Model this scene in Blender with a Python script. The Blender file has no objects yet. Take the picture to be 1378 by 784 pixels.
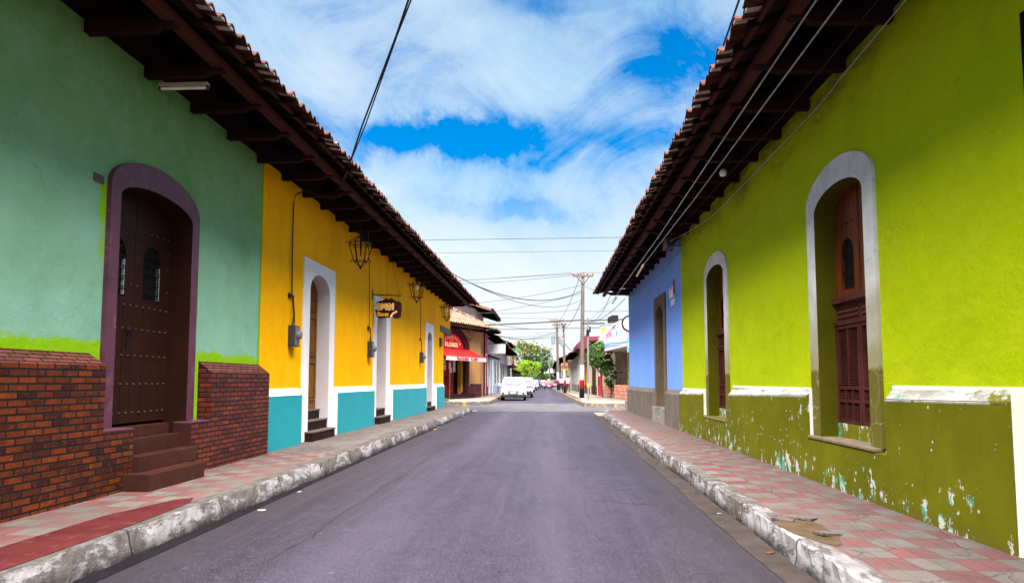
import bpy, bmesh, math, random
from mathutils import Vector, Matrix
R = math.radians
rnd = random.Random(7)
S = bpy.context.scene
COL = S.collection

# ------------------------------------------------------------------ camera, sky, sun, exposure
cam = bpy.data.cameras.new('camera'); camo = bpy.data.objects.new('camera', cam); COL.objects.link(camo)
cam.sensor_width = 36.0; cam.lens = 36.0 * 919 / 1378
cam.shift_x = 0.0; cam.shift_y = (443 - 392) / 1378
camo.location = (0, 0, 1.4)
camo.rotation_euler = (R(90 + 4.2938), 0, R(2.9195))
cam.clip_start = 0.05; cam.clip_end = 3000
S.camera = camo
cam.dof.use_dof = True; cam.dof.focus_distance = 9.0; cam.dof.aperture_fstop = 8.0

SUN_EL, SUN_AZ = 70.0, 183.0        # high, bright overcast: a wide soft source
EXPOSURE = 2.95
SKY_STRENGTH = 0.05
SUN_STRENGTH = 5.0
SUN_ANGLE = 76.0
w = bpy.data.worlds.new('World'); S.world = w; w.use_nodes = True
def build_sky():
    nt = w.node_tree; nd = nt.nodes; lk = nt.links
    for n in list(nd): nd.remove(n)
    out = nd.new('ShaderNodeOutputWorld'); bg = nd.new('ShaderNodeBackground'); bg.inputs[1].default_value = SKY_STRENGTH
    sky = nd.new('ShaderNodeTexSky'); sky.sky_type = 'NISHITA'; sky.sun_disc = False
    sky.sun_elevation = R(SUN_EL); sky.sun_rotation = R(SUN_AZ); sky.air_density = 1.0; sky.dust_density = 0.6; sky.ozone_density = 3.0
    tc = nd.new('ShaderNodeTexCoord'); sep = nd.new('ShaderNodeSeparateXYZ'); lk.new(tc.outputs['Generated'], sep.inputs[0])
    def m(op, a, b=None, c=None, clamp=False):
        n = nd.new('ShaderNodeMath'); n.operation = op; n.use_clamp = clamp
        for i, v in enumerate((a, b, c)):
            if v is None: continue
            if isinstance(v, (int, float)): n.inputs[i].default_value = v
            else: lk.new(v, n.inputs[i])
        return n.outputs[0]
    x, y, z = sep.outputs
    zz = m('ADD', m('MAXIMUM', z, 0.0), 0.40)
    cv = nd.new('ShaderNodeCombineXYZ'); lk.new(m('DIVIDE', x, zz), cv.inputs[0]); lk.new(m('DIVIDE', y, zz), cv.inputs[1]); cv.inputs[2].default_value = 3.7
    def noise(scale, det, rough, dist, vec, sx=1, sy=1, rot=0, off=0):
        mp = nd.new('ShaderNodeMapping'); lk.new(vec, mp.inputs[0]); mp.inputs['Scale'].default_value = (sx, sy, 1); mp.inputs['Rotation'].default_value = (0, 0, R(rot)); mp.inputs['Location'].default_value = (off, off * .6, 0)
        n = nd.new('ShaderNodeTexNoise'); n.inputs['Scale'].default_value = scale; n.inputs['Detail'].default_value = det
        n.inputs['Roughness'].default_value = rough; n.inputs['Distortion'].default_value = dist; lk.new(mp.outputs[0], n.inputs['Vector']); return n.outputs[0]
    wx = m('MULTIPLY', m('SUBTRACT', noise(2.2, 7, .62, .3, cv.outputs[0], 1, .7, 10, 5.5), .5), .55); wz = m('MULTIPLY', m('SUBTRACT', noise(2.6, 8, .66, .3, cv.outputs[0], 1, .6, 30, 8.5), .5), .20)
    big = noise(1.25, 10, .62, .35, cv.outputs[0], 1.0, .85, 25, 3.1)
    fine = noise(4.2, 12, .68, .9, cv.outputs[0], 1, .72, 24, 1.7)
    cov = m('ADD', m('MULTIPLY', big, .62), m('MULTIPLY', fine, .52))
    # a gap of clear sky half way up the street, a second fainter one to the right
    def gap(dx, dz, ax, az, amt):
        yy = m('MAXIMUM', y, .05)
        a = m('DIVIDE', m('ADD', m('SUBTRACT', m('DIVIDE', x, yy), dx), wx), ax); b = m('DIVIDE', m('ADD', m('SUBTRACT', m('DIVIDE', z, yy), dz), wz), az)
        r = m('ADD', m('MULTIPLY', a, a), m('MULTIPLY', b, b))
        return m('MULTIPLY', m('DIVIDE', 1.0, m('ADD', 1.0, m('MULTIPLY', r, r))), amt)
    g = gap(-.16, .362, .15, .034, .30)
    for q in ((.20, .50, .11, .06, .15), (-.02, .62, .10, .05, .12), (-.10, .262, .12, .016, .15), (-.40, .42, .10, .04, .12), (.16, .36, .10, .03, .12), (-.27, .55, .08, .05, .08)): g = m('ADD', g, gap(*q))
    cov = m('SUBTRACT', cov, g)
    hz = nd.new('ShaderNodeMapRange'); lk.new(z, hz.inputs[0]); hz.inputs[1].default_value = .02; hz.inputs[2].default_value = .26; hz.inputs[3].default_value = .26; hz.inputs[4].default_value = .0
    cov = m('ADD', cov, hz.outputs[0])
    rp = nd.new('ShaderNodeValToRGB'); rp.color_ramp.elements[0].position = .38; rp.color_ramp.elements[1].position = .74
    rp.color_ramp.elements[0].color = (.0, .0, .0, 1); rp.color_ramp.elements[1].color = (1, 1, 1, 1)
    e = rp.color_ramp.elements.new(.54); e.color = (.62, .62, .62, 1)
    lk.new(cov, rp.inputs[0])
    # blue of the clear sky, a bit richer than the model gives
    hs = nd.new('ShaderNodeHueSaturation'); hs.inputs['Saturation'].default_value = 1.55; hs.inputs['Value'].default_value = .56; lk.new(sky.outputs[0], hs.inputs['Color'])
    mx = nd.new('ShaderNodeMix'); mx.data_type = 'RGBA'; lk.new(rp.outputs[0], mx.inputs[0]); lk.new(hs.outputs[0], mx.inputs[6])
    cc = nd.new('ShaderNodeMix'); cc.data_type = 'RGBA'; lk.new(m('MULTIPLY', m('SUBTRACT', noise(1.6, 8, .6, .4, cv.outputs[0], 1, .6, 20, 9.3), .35), 3.0, None, True), cc.inputs[0])
    cc.inputs[6].default_value = (1.38, 2.12, 2.6, 1); cc.inputs[7].default_value = (2.62, 2.7, 2.74, 1)
    lk.new(cc.outputs[2], mx.inputs[7])
    hw = nd.new('ShaderNodeMapRange'); lk.new(z, hw.inputs[0]); hw.inputs[1].default_value = .0; hw.inputs[2].default_value = .30; hw.inputs[3].default_value = .92; hw.inputs[4].default_value = .0
    m2 = nd.new('ShaderNodeMix'); m2.data_type = 'RGBA'; lk.new(hw.outputs[0], m2.inputs[0]); lk.new(mx.outputs[2], m2.inputs[6]); m2.inputs[7].default_value = (2.62, 2.7, 2.73, 1)
    lk.new(m2.outputs[2], bg.inputs[0]); lk.new(bg.outputs[0], out.inputs[0])
build_sky()
sl = bpy.data.lights.new('sun', 'SUN'); so = bpy.data.objects.new('sun', sl); COL.objects.link(so)
sl.energy = SUN_STRENGTH; sl.angle = R(SUN_ANGLE); sl.color = (1, .965, .91)
_el, _az = R(SUN_EL), R(SUN_AZ)
_d = Vector((math.sin(_az) * math.cos(_el), math.cos(_az) * math.cos(_el), math.sin(_el)))
so.rotation_euler = _d.to_track_quat('Z', 'Y').to_euler()
S.render.engine = 'CYCLES'
S.view_settings.view_transform = 'Standard'; S.view_settings.look = 'None'
S.view_settings.exposure = EXPOSURE; S.view_settings.gamma = 1.0
S.cycles.max_bounces = 6; S.cycles.diffuse_bounces = 4

# ------------------------------------------------------------------ material helpers
class N:
    """a small node-graph writer for one material"""
    def __init__(s, name, rough=.85, spec=.06):
        s.m = bpy.data.materials.new(name); s.m.use_nodes = True; s.nt = s.m.node_tree
        s.b = s.nt.nodes['Principled BSDF']; s.b.inputs['Roughness'].default_value = rough
        s.b.inputs['Specular IOR Level'].default_value = spec
        g = s.nt.nodes.new('ShaderNodeNewGeometry'); s.pos = g.outputs['Position']; s.geo = g
        tc = s.nt.nodes.new('ShaderNodeTexCoord'); s.obj = tc.outputs['Object']
        sp = s.nt.nodes.new('ShaderNodeSeparateXYZ'); s.nt.links.new(s.pos, sp.inputs[0]); s.x, s.y, s.z = sp.outputs
    def set(s, sock, v):
        if isinstance(v, (int, float)): sock.default_value = v
        elif isinstance(v, tuple): sock.default_value = v if len(v) == len(sock.default_value) else (*v, 1)
        else: s.nt.links.new(v, sock)
    def math(s, op, a, b=None, c=None, clamp=False):
        n = s.nt.nodes.new('ShaderNodeMath'); n.operation = op; n.use_clamp = clamp
        for i, v in enumerate((a, b, c)):
            if v is not None: s.set(n.inputs[i], v)
        return n.outputs[0]
    def vec(s, v=None, sc=(1, 1, 1), loc=(0, 0, 0), rot=(0, 0, 0)):
        n = s.nt.nodes.new('ShaderNodeMapping'); s.set(n.inputs[0], v or s.pos)
        n.inputs['Scale'].default_value = sc; n.inputs['Location'].default_value = loc; n.inputs['Rotation'].default_value = rot
        return n.outputs[0]
    def xyz(s, x=0.0, y=0.0, z=0.0):
        n = s.nt.nodes.new('ShaderNodeCombineXYZ')
        for i, v in enumerate((x, y, z)): s.set(n.inputs[i], v)
        return n.outputs[0]
    def noise(s, scale, det=5, rough=.6, vec=None, dist=0.0):
        n = s.nt.nodes.new('ShaderNodeTexNoise'); s.set(n.inputs['Vector'], vec or s.pos)
        n.inputs['Scale'].default_value = scale; n.inputs['Detail'].default_value = det; n.inputs['Roughness'].default_value = rough; n.inputs['Distortion'].default_value = dist
        return n.outputs[0]
    def voro(s, scale, vec=None, feat='F1'):
        n = s.nt.nodes.new('ShaderNodeTexVoronoi'); n.feature = feat; s.set(n.inputs['Vector'], vec or s.pos); n.inputs['Scale'].default_value = scale
        return n.outputs
    def step(s, v, a, b, lo=0.0, hi=1.0):
        n = s.nt.nodes.new('ShaderNodeMapRange'); s.set(n.inputs[0], v)
        for i, q in zip((1, 2, 3, 4), (a, b, lo, hi)): n.inputs[i].default_value = q
        return n.outputs[0]
    def mix(s, f, a, b, mode='MIX'):
        n = s.nt.nodes.new('ShaderNodeMix'); n.data_type = 'RGBA'; n.blend_type = mode
        s.set(n.inputs[0], f); s.set(n.inputs[6], a); s.set(n.inputs[7], b); return n.outputs[2]
    def color(s, v): s.set(s.b.inputs['Base Color'], v)
    def rough(s, v): s.set(s.b.inputs['Roughness'], v)
    def bump(s, h, strength=.3, dist=.02):
        n = s.nt.nodes.new('ShaderNodeBump'); s.set(n.inputs['Height'], h); n.inputs['Strength'].default_value = strength; n.inputs['Distance'].default_value = dist
        s.nt.links.new(n.outputs[0], s.b.inputs['Normal'])
    def brick(s, vec, scale=1, bw=.2, rh=.065, mortar=.008, off=.5, c1=(.3,)*3, c2=(.3,)*3, cm=(.1,)*3, smooth=.1):
        n = s.nt.nodes.new('ShaderNodeTexBrick'); s.set(n.inputs['Vector'], vec); n.offset = off
        n.inputs['Scale'].default_value = scale; n.inputs['Brick Width'].default_value = bw; n.inputs['Row Height'].default_value = rh
        n.inputs['Mortar Size'].default_value = mortar; n.inputs['Mortar Smooth'].default_value = smooth
        for k, c in (('Color1', c1), ('Color2', c2), ('Mortar', cm)): s.set(n.inputs[k], c)
        return n.outputs

def sc(c, k): return tuple(min(1, v * k) for v in c)
def paint(name, c, var=.18, rough=.85, scale=2.2, bump=.12, dirt=None, grime=0.0, spec=.05):
    """painted or plain surface: slow blotches, fine grain, a little dirt"""
    n = N(name, rough, spec)
    a = n.mix(n.step(n.noise(scale, 6, .65), .3, .7), sc(c, 1 - var), sc(c, 1 + var * .6))
    a = n.mix(n.step(n.noise(scale * 14, 4, .6), .35, .75, 0, .35), a, sc(c, .78))
    if grime: a = n.mix(n.step(n.noise(scale * 1.9, 8, .72, dist=.6), .55, .8, 0, grime), a, dirt or (.08, .07, .06))
    n.color(a)
    if bump: n.bump(n.noise(scale * 22, 6, .7), bump, .01)
    return n.m
def plain(name, c, rough=.6, metal=0.0, spec=.1, emit=None):
    n = N(name, rough, spec); n.b.inputs['Metallic'].default_value = metal
    n.color(n.mix(n.step(n.noise(9.0, 4, .6), .3, .7), sc(c, .82), sc(c, 1.12)))
    if emit: n.set(n.b.inputs['Emission Color'], emit[0]); n.b.inputs['Emission Strength'].default_value = emit[1]
    return n.m

# ------------------------------------------------------------------ mesh helpers
def tag(o, label=None, cat=None, group=None, kind=None):
    for k, v in (('label', label), ('category', cat), ('group', group), ('kind', kind)):
        if v: o[k] = v
    return o
def thing(name, label, cat, loc=(0, 0, 0), rz=0.0, group=None):
    o = bpy.data.objects.new(name, None); COL.objects.link(o); o.location = loc; o.rotation_euler = (0, 0, rz); o.empty_display_size = .2
    return tag(o, label, cat, group)
def copy_tree(o, parent=None):
    c = o.copy(); COL.objects.link(c); c.parent = parent
    for ch in list(o.children): copy_tree(ch, c)
    return c
def origin_of(p):
    v = Vector((0, 0, 0))
    while p: v += p.location; p = p.parent
    return v
class MB:
    def __init__(s): s.v = []; s.f = []; s.mi = []
    def add(s, vs, fs, mi=0):
        o = len(s.v); s.v += [tuple(q) for q in vs]; s.f += [tuple(i + o for i in f) for f in fs]; s.mi += [mi] * len(fs); return s
    def box(s, x0, x1, y0, y1, z0, z1, mi=0):
        x0, x1 = min(x0, x1), max(x0, x1); y0, y1 = min(y0, y1), max(y0, y1)
        return s.add([(x0, y0, z0), (x1, y0, z0), (x1, y1, z0), (x0, y1, z0), (x0, y0, z1), (x1, y0, z1), (x1, y1, z1), (x0, y1, z1)],
                     [(0, 3, 2, 1), (4, 5, 6, 7), (0, 1, 5, 4), (1, 2, 6, 5), (2, 3, 7, 6), (3, 0, 4, 7)], mi)
    def quad(s, a, b, c, d, mi=0): return s.add([a, b, c, d], [(0, 1, 2, 3)], mi)
    def prism(s, poly, fn, a, b, mi=0):
        """poly: 2D points, fn(u,v,w)->xyz, swept from w=a to w=b"""
        n = len(poly); vs = [fn(u, v, a) for u, v in poly] + [fn(u, v, b) for u, v in poly]
        fs = [tuple(range(n - 1, -1, -1)), tuple(range(n, 2 * n))] + [(i, (i + 1) % n, n + (i + 1) % n, n + i) for i in range(n)]
        return s.add(vs, fs, mi)
    def tube(s, pts, r, n=6, mi=0, r1=None, cap=True):
        pts = [Vector(p) for p in pts]; rings = []; k = len(pts)
        up = Vector((0, 0, 1))
        for i, p in enumerate(pts):
            d = (pts[min(i + 1, k - 1)] - pts[max(i - 1, 0)]); d = d.normalized() if d.length > 1e-9 else Vector((0, 0, 1))
            a = d.cross(up if abs(d.z) < .95 else Vector((1, 0, 0))).normalized(); b = d.cross(a)
            rr = r if r1 is None else r + (r1 - r) * i / (k - 1)
            rings.append([p + (a * math.cos(t) + b * math.sin(t)) * rr for t in [2 * math.pi * j / n for j in range(n)]])
        vs = [q for ring in rings for q in ring]; fs = []
        for i in range(k - 1):
            for j in range(n): fs.append((i * n + j, i * n + (j + 1) % n, (i + 1) * n + (j + 1) % n, (i + 1) * n + j))
        if cap: fs += [tuple(range(n - 1, -1, -1)), tuple((k - 1) * n + j for j in range(n))]
        return s.add(vs, fs, mi)
    def lathe(s, prof, c=(0, 0, 0), n=12, mi=0, axis='z'):
        vs = []; fs = []
        for r, h in prof:
            for j in range(n):
                t = 2 * math.pi * j / n; a, b = r * math.cos(t), r * math.sin(t)
                p = (a, b, h) if axis == 'z' else ((h, a, b) if axis == 'x' else (a, h, b))
                vs.append((c[0] + p[0], c[1] + p[1], c[2] + p[2]))
        for i in range(len(prof) - 1):
            for j in range(n): fs.append((i * n + j, i * n + (j + 1) % n, (i + 1) * n + (j + 1) % n, (i + 1) * n + j))
        fs += [tuple(range(n - 1, -1, -1)), tuple((len(prof) - 1) * n + j for j in range(n))]
        return s.add(vs, fs, mi)
    def build(s, name, mats, parent=None, world=True, smooth=False, loc=None, bevel=0.0):
        me = bpy.data.meshes.new(name)
        off = Vector((0, 0, 0))
        if world and parent is not None: off = origin_of(parent)
        if loc is not None: off = off + Vector(loc)
        me.from_pydata([(a - off.x, b - off.y, c - off.z) for a, b, c in s.v] if off.length else s.v, [], s.f)
        mats = mats if isinstance(mats, (list, tuple)) else [mats]
        for m_ in mats: me.materials.append(m_)
        for p, i in zip(me.polygons, s.mi): p.material_index = i; p.use_smooth = smooth
        me.update()
        bm = bmesh.new(); bm.from_mesh(me); bmesh.ops.recalc_face_normals(bm, faces=bm.faces)
        if bevel:
            es = [e for e in bm.edges if len(e.link_faces) == 2 and e.calc_face_angle(0) > .6]
            bmesh.ops.bevel(bm, geom=es, offset=bevel, segments=2, affect='EDGES', profile=.6, clamp_overlap=True)
        bm.to_mesh(me); bm.free()
        o = bpy.data.objects.new(name, me); COL.objects.link(o); o.parent = parent
        if loc is not None: o.location = loc
        return o
def struct(name, mb, mat_, **k): return tag(mb.build(name, mat_, **k), kind='structure')

def text_mb(body, size, fn, depth=.004, bold=.0, center=True, sx=1.0):
    """a word set in the built-in face; fn(u,v,w)->xyz places it"""
    cu = bpy.data.curves.new('word', 'FONT'); cu.body = body; cu.size = size; cu.extrude = depth / 2; cu.offset = bold; cu.resolution_u = 3
    if center: cu.align_x = 'CENTER'
    o = bpy.data.objects.new('word', cu); COL.objects.link(o)
    dg = bpy.context.evaluated_depsgraph_get(); dg.update(); me = bpy.data.meshes.new_from_object(o.evaluated_get(dg))
    mb = MB(); mb.add([fn(v.co.x * sx, v.co.y, v.co.z) for v in me.vertices], [tuple(p.vertices) for p in me.polygons])
    bpy.data.objects.remove(o); bpy.data.curves.remove(cu); bpy.data.meshes.remove(me); return mb

class Hole:
    """an opening in a wall: y0..y1, bottom zb, arch springing at zs, arch rise"""
    def __init__(s, y0, y1, zb, zs, rise=0.0): s.y0, s.y1, s.zb, s.zs, s.rise = y0, y1, zb, zs, rise; s.c = (y0 + y1) / 2; s.h = (y1 - y0) / 2
    def top(s, y):
        t = max(-1, min(1, (y - s.c) / s.h)); return s.zs + s.rise * math.sqrt(max(0, 1 - t * t)) if s.rise else s.zs
    def outline(s, n=18, grow=0.0, growtop=None, zb=None):
        gt = grow if growtop is None else growtop; zb = s.zb if zb is None else zb
        pts = [(s.y0 - grow, zb), (s.y0 - grow, s.zs)]
        hh = s.h + grow; rr = s.rise + gt
        if s.rise or gt:
            for i in range(1, n): t = math.pi * (1 - i / n); pts.append((s.c + hh * math.cos(t), s.zs + rr * math.sin(t)))
        return pts + [(s.y1 + grow, s.zs), (s.y1 + grow, zb)]
def facade(mb, X, y0, y1, z0, z1, holes, seg=1.0, mi=0):
    ys = {y0, y1}
    for h in holes:
        for i in range(21): ys.add(max(y0, min(y1, h.c - h.h * math.cos(math.pi * i / 20))))
    k = y0
    while k < y1: ys.add(k); k += seg
    ys = sorted(ys); ys = [a for i, a in enumerate(ys) if i == 0 or a - ys[i - 1] > 1e-5]
    for a, b in zip(ys, ys[1:]):
        h = next((h for h in holes if h.y0 - 1e-6 <= a and b <= h.y1 + 1e-6), None)
        if h is None: mb.quad((X, a, z0), (X, b, z0), (X, b, z1), (X, a, z1), mi)
        else:
            if h.zb > z0 + 1e-4: mb.quad((X, a, z0), (X, b, z0), (X, b, h.zb), (X, a, h.zb), mi)
            mb.quad((X, a, h.top(a)), (X, b, h.top(b)), (X, b, z1), (X, a, z1), mi)
def reveal(mb, X, Xd, h, sill=True):
    o = h.outline()
    for (a, b), (c, d) in zip(o, o[1:]): mb.quad((X, a, b), (X, c, d), (Xd, c, d), (Xd, a, b))
    if sill: mb.quad((X, h.y0, h.zb), (X, h.y1, h.zb), (Xd, h.y1, h.zb), (Xd, h.y0, h.zb))
def band(mb, X0, X1, inner, outer):
    """flat surround between two matching outlines, X0 wall side .. X1 proud side"""
    n = len(inner)
    for i in range(n - 1):
        a, b, c, d = inner[i], inner[i + 1], outer[i + 1], outer[i]
        mb.quad(*[(X1, *q) for q in (a, b, c, d)])
        mb.quad(*[(X1, *d), (X1, *c), (X0, *c), (X0, *d)])
    for i in (0, n - 1): mb.quad((X1, *inner[i]), (X1, *outer[i]), (X0, *outer[i]), (X0, *inner[i]))
def rect_outer(h, w_, ztop, n=18, zb=None):
    zb = h.zb if zb is None else zb; a, b = h.y0 - w_, h.y1 + w_; out = [(a, zb), (a, h.zs)]
    for i in range(1, n):
        t = math.pi * (1 - i / n); cu, sv = math.cos(t), math.sin(t)
        k = min((b - h.c) / abs(cu) if abs(cu) > 1e-6 else 1e9, (ztop - h.zs) / sv); out.append((h.c + k * cu, h.zs + k * sv))
    for cy_ in (a, b):
        q = min(range(2, len(out)), key=lambda i_: math.hypot(out[i_][0] - cy_, out[i_][1] - ztop)); out[q] = (cy_, ztop)
    return out + [(b, h.zs), (b, zb)]
def arch_panel(mb, X0, X1, h, shrink=0.0, zb=None):
    """solid door-leaf blank filling a hole's outline"""
    o = [(y, z) for y, z in h.outline(zb=zb)]
    mb.prism(o, lambda u, v, w_: (w_, u, v), X0, X1)
def stroke(mb, pts, wd, fn, w0, w1):
    """a pen stroke with round joints; pieces lie a hair apart so no faces share a plane"""
    k = 0
    for (a, b), (c, d) in zip(pts, pts[1:]):
        l = math.hypot(c - a, d - b) or 1e-6; nx, ny = -(d - b) / l * wd / 2, (c - a) / l * wd / 2; k += 1
        mb.prism([(a + nx, b + ny), (a - nx, b - ny), (c - nx, d - ny), (c + nx, d + ny)], fn, w0, w1 + k * 2e-5)
    for i, (a, b) in enumerate(pts):
        mb.prism([(a + wd / 2 * math.cos(t * math.pi / 5), b + wd / 2 * math.sin(t * math.pi / 5)) for t in range(10)], fn, w0, w1 + (k + 1 + i) * 2e-5)
def arc(cx_, cy_, rx, ry, t0, t1, n=12): return [(cx_ + rx * math.cos(R(t0 + (t1 - t0) * i / n)), cy_ + ry * math.sin(R(t0 + (t1 - t0) * i / n))) for i in range(n + 1)]
def sag(p, q, s_, n=14):
    p, q = Vector(p), Vector(q); return [p.lerp(q, i / n) - Vector((0, 0, s_ * 4 * (i / n) * (1 - i / n))) for i in range(n + 1)]

# ------------------------------------------------------------------ materials
M = {}
def m_asphalt():
    n = N('asphalt', .6, .14)
    big = n.noise(.55, 6, .6, n.vec(sc=(1.6, .25, 1)))
    a = n.mix(n.step(big, .3, .72), (.0095, .0070, .0145), (.0190, .0142, .0262))
    a = n.mix(n.step(n.noise(1.0, 8, .74, n.vec(sc=(1, .55, 1))), .48, .74, 0, .65), a, (.028, .0215, .036))
    a = n.mix(n.step(n.noise(4.5, 9, .78), .45, .72, 0, .55), a, (.033, .026, .041))
    a = n.mix(n.step(n.noise(3.4, 9, .78, n.vec(loc=(3, 8, 0))), .50, .72, 0, .65), a, (.0085, .0065, .0105))
    st = n.noise(3.0, 6, .7, n.vec(sc=(2.4, .06, 1), loc=(2, 0, 0)))                  # streaks drawn out along the street
    a = n.mix(n.step(st, .50, .72, 0, .6), a, (.031, .0245, .041)); a = n.mix(n.step(st, .48, .28, 0, .5), a, (.0095, .0075, .0125))
    tr = n.math('ABSOLUTE', n.math('SUBTRACT', n.math('ABSOLUTE', n.math('ADD', n.x, .8)), .85))
    a = n.mix(n.math('MULTIPLY', n.step(tr, .0, .5, .55, 0), n.step(big, .3, .6)), a, (.037, .029, .050))  # bluish sheen of the road put into the colour along the lane
    for sc_, lo, hi, am, c in ((70, .52, .66, .75, (.085, .075, .085)), (70, .48, .34, .7, (.006, .005, .007)), (26, .56, .70, .6, (.060, .050, .060)), (26, .44, .30, .6, (.007, .006, .008))):
        a = n.mix(n.step(n.noise(sc_, 3, .75, n.vec(loc=(sc_ + hi, 0, 0))), lo, hi, 0, am), a, c)
    a = n.mix(n.step(n.voro(.8, n.vec(sc=(1, .5, 1)))[0], .0, .14, .8, 0), a, (.006, .005, .007))
    a = n.mix(n.step(n.voro(2.6, n.vec(loc=(4, 4, 0)))[0], .0, .07, .8, 0), a, (.075, .066, .072))
    edge = n.math('MAXIMUM', n.step(n.x, 1.15, 1.70), n.step(n.x, -2.55, -3.2))       # grit and dust gathered along both sides
    a = n.mix(n.math('MULTIPLY', edge, n.step(n.noise(2.6, 8, .72), .36, .62, 0, .9)), a, (.026, .020, .021))
    wob = lambda k: n.math('MULTIPLY', n.noise(k, 5, .65), .55)
    for x0, c in ((-2.15, .55), (.95, .25)):                                           # long paving seams
        d = n.math('ABSOLUTE', n.math('SUBTRACT', n.math('ADD', n.x, n.math('MULTIPLY', n.noise(.9, 6, .7, n.vec(loc=(x0, 0, 0))), .35)), x0 + .17)); a = n.mix(n.math('MULTIPLY', n.step(d, .004, .016, c, 0), n.step(n.noise(.8, 4, .6, n.vec(loc=(7, x0, 0))), .42, .5)), a, (.0045, .004, .005))
    e = n.voro(.45, n.vec(n.xyz(n.math('ADD', n.x, wob(1.7)), n.math('ADD', n.y, wob(1.3)), 0.0)), 'DISTANCE_TO_EDGE')[0]
    a = n.mix(n.math('MULTIPLY', n.step(e, .002, .009, .5, 0), n.step(n.noise(.35), .56, .60)), a, (.005, .0045, .0055))
    n.color(a); n.rough(n.step(big, .3, .7, .45, .68))
    n.bump(n.math('ADD', n.noise(110, 3, .7), n.math('MULTIPLY', n.noise(5, 5, .7), .8)), .55, .008); return n.m
M['asphalt'] = m_asphalt()
def m_cobble():
    n = N('paving_setts', .85)
    b = n.brick(n.vec(n.xyz(n.x, n.y, 0)), 1, .32, .27, .028, .5, (.045, .043, .049), (.075, .072, .080), (.014, .014, .017))
    a = n.mix(n.step(n.noise(1.5, 6), .4, .75, 0, .5), b[0], (.052, .051, .056)); n.color(a); n.bump(n.math('SUBTRACT', 1.0, b[1]), .5, .02); return n.m
M['setts'] = m_cobble()
M['ground'] = paint('bare_ground', (.14, .125, .11), .2, .95, .6)
def m_tiles(name, red, grey, cell, x0):
    n = N(name, .8, .06)
    v = n.xyz(n.math('ADD', n.x, 50.0 - x0), n.math('ADD', n.y, 50.03), .05)
    ch = n.nt.nodes.new('ShaderNodeTexChecker'); n.set(ch.inputs['Vector'], v); ch.inputs['Scale'].default_value = 1 / cell
    jit = n.step(n.noise(.9, 3), .3, .7)
    n.set(ch.inputs['Color1'], n.mix(jit, red, sc(red, 1.35))); n.set(ch.inputs['Color2'], n.mix(jit, grey, sc(grey, .8)))
    b = n.brick(v, 1, cell / 2, cell, .004, 0.0, (.86,) * 3, (1.14,) * 3, (.4,) * 3)
    a = n.mix(1.0, ch.outputs[0], b[0], 'MULTIPLY')
    a = n.mix(n.step(n.noise(2.4, 8, .72), .42, .72, 0, .7), a, (.060, .046, .041))
    a = n.mix(n.step(n.noise(.8, 7, .7, dist=.5), .42, .66, 0, .75), a, (.100, .080, .073))
    cr = n.voro(1.9, n.vec(n.xyz(n.math('ADD', n.x, n.math('MULTIPLY', n.noise(4, 3), .25)), n.math('ADD', n.y, n.math('MULTIPLY', n.noise(3.3, 3), .25)), 0.0)), 'DISTANCE_TO_EDGE')[0]
    a = n.mix(n.math('MULTIPLY', n.step(cr, .004, .016, .85, 0), n.step(n.noise(.55, 3), .47, .55)), a, (.045, .035, .03))
    a = n.mix(n.step(n.noise(60, 3, .7), .5, .85, 0, .4), a, (.10, .085, .075))
    n.color(a); n.bump(n.math('ADD', n.math('MULTIPLY', b[1], -1.0), n.math('MULTIPLY', n.noise(30, 4), .5)), .35, .006); return n.m
M['tile_r'] = m_tiles('pink_and_grey_tiles', (.105, .037, .040), (.118, .102, .096), .30, 3.2)
M['tile_l'] = m_tiles('pink_and_grey_tiles_by_steps', (.122, .040, .040), (.142, .118, .103), .30, -4.6)
def m_slab():
    n = N('grey_brown_paving', .8)
    b = n.brick(n.vec(n.xyz(n.y, n.x, 0)), 1, .42, .105, .006, .5, (.075, .060, .057), (.105, .087, .081), (.03, .025, .024))
    a = n.mix(n.step(n.noise(1.2, 7, .7), .4, .75, 0, .6), b[0], (.17, .145, .135)); n.color(a); n.bump(b[1], -.25, .006); return n.m
M['slab'] = m_slab()
def m_kerb(name, white, yl=None):
    n = N(name, .95, .04)
    a = n.mix(n.step(n.noise(6, 9, .75), .35, .65), (.055, .046, .043), (.115, .10, .094))            # bare cement
    wv = n.vec(sc=(1.0, .40, 1.0))
    wm = n.math('ADD', n.noise(3.6, 13, .80, wv, .3), n.math('MULTIPLY', n.math('SUBTRACT', n.noise(.7, 3), .5), .35))
    face = n.step(n.math('ADD', n.z, n.math('MULTIPLY', n.noise(5, 6, .7), .03)), .212, .226, 1, 0)
    wash = n.mix(n.step(n.noise(8, 9, .78, wv), .35, .68), (.15, .138, .146), (.30, .28, .29))
    a = n.mix(n.math('MULTIPLY', n.step(wm, white, white + .05), face), a, wash)
    a = n.mix(n.step(n.noise(17, 8, .8, wv), .58, .70, 0, .7), a, (.022, .018, .018))                  # grime and chips
    a = n.mix(n.math('MULTIPLY', n.step(n.z, .015, .11, .95, 0), n.step(n.noise(4, 7, .75, wv), .30, .55)), a, (.016, .013, .014))
    jy = n.math('ABSOLUTE', n.math('SUBTRACT', n.math('FRACT', n.math('ADD', n.math('DIVIDE', n.y, 1.55), n.math('MULTIPLY', n.noise(2, 3), .02))), .5))
    a = n.mix(n.step(jy, .004, .010, .85, 0), a, (.012, .010, .010))
    if yl: a = n.mix(n.math('MULTIPLY', n.step(n.noise(4, 6, .7), .40, .50), n.step(n.y, yl[0], yl[1])), a, (.33, .20, .01))
    n.color(a); n.bump(n.math('ADD', n.math('MULTIPLY', n.step(wm, white, white + .05), .5), n.math('ADD', n.noise(14, 9, .75), n.math('MULTIPLY', n.noise(70, 3), .4))), .6, .02); return n.m
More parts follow.
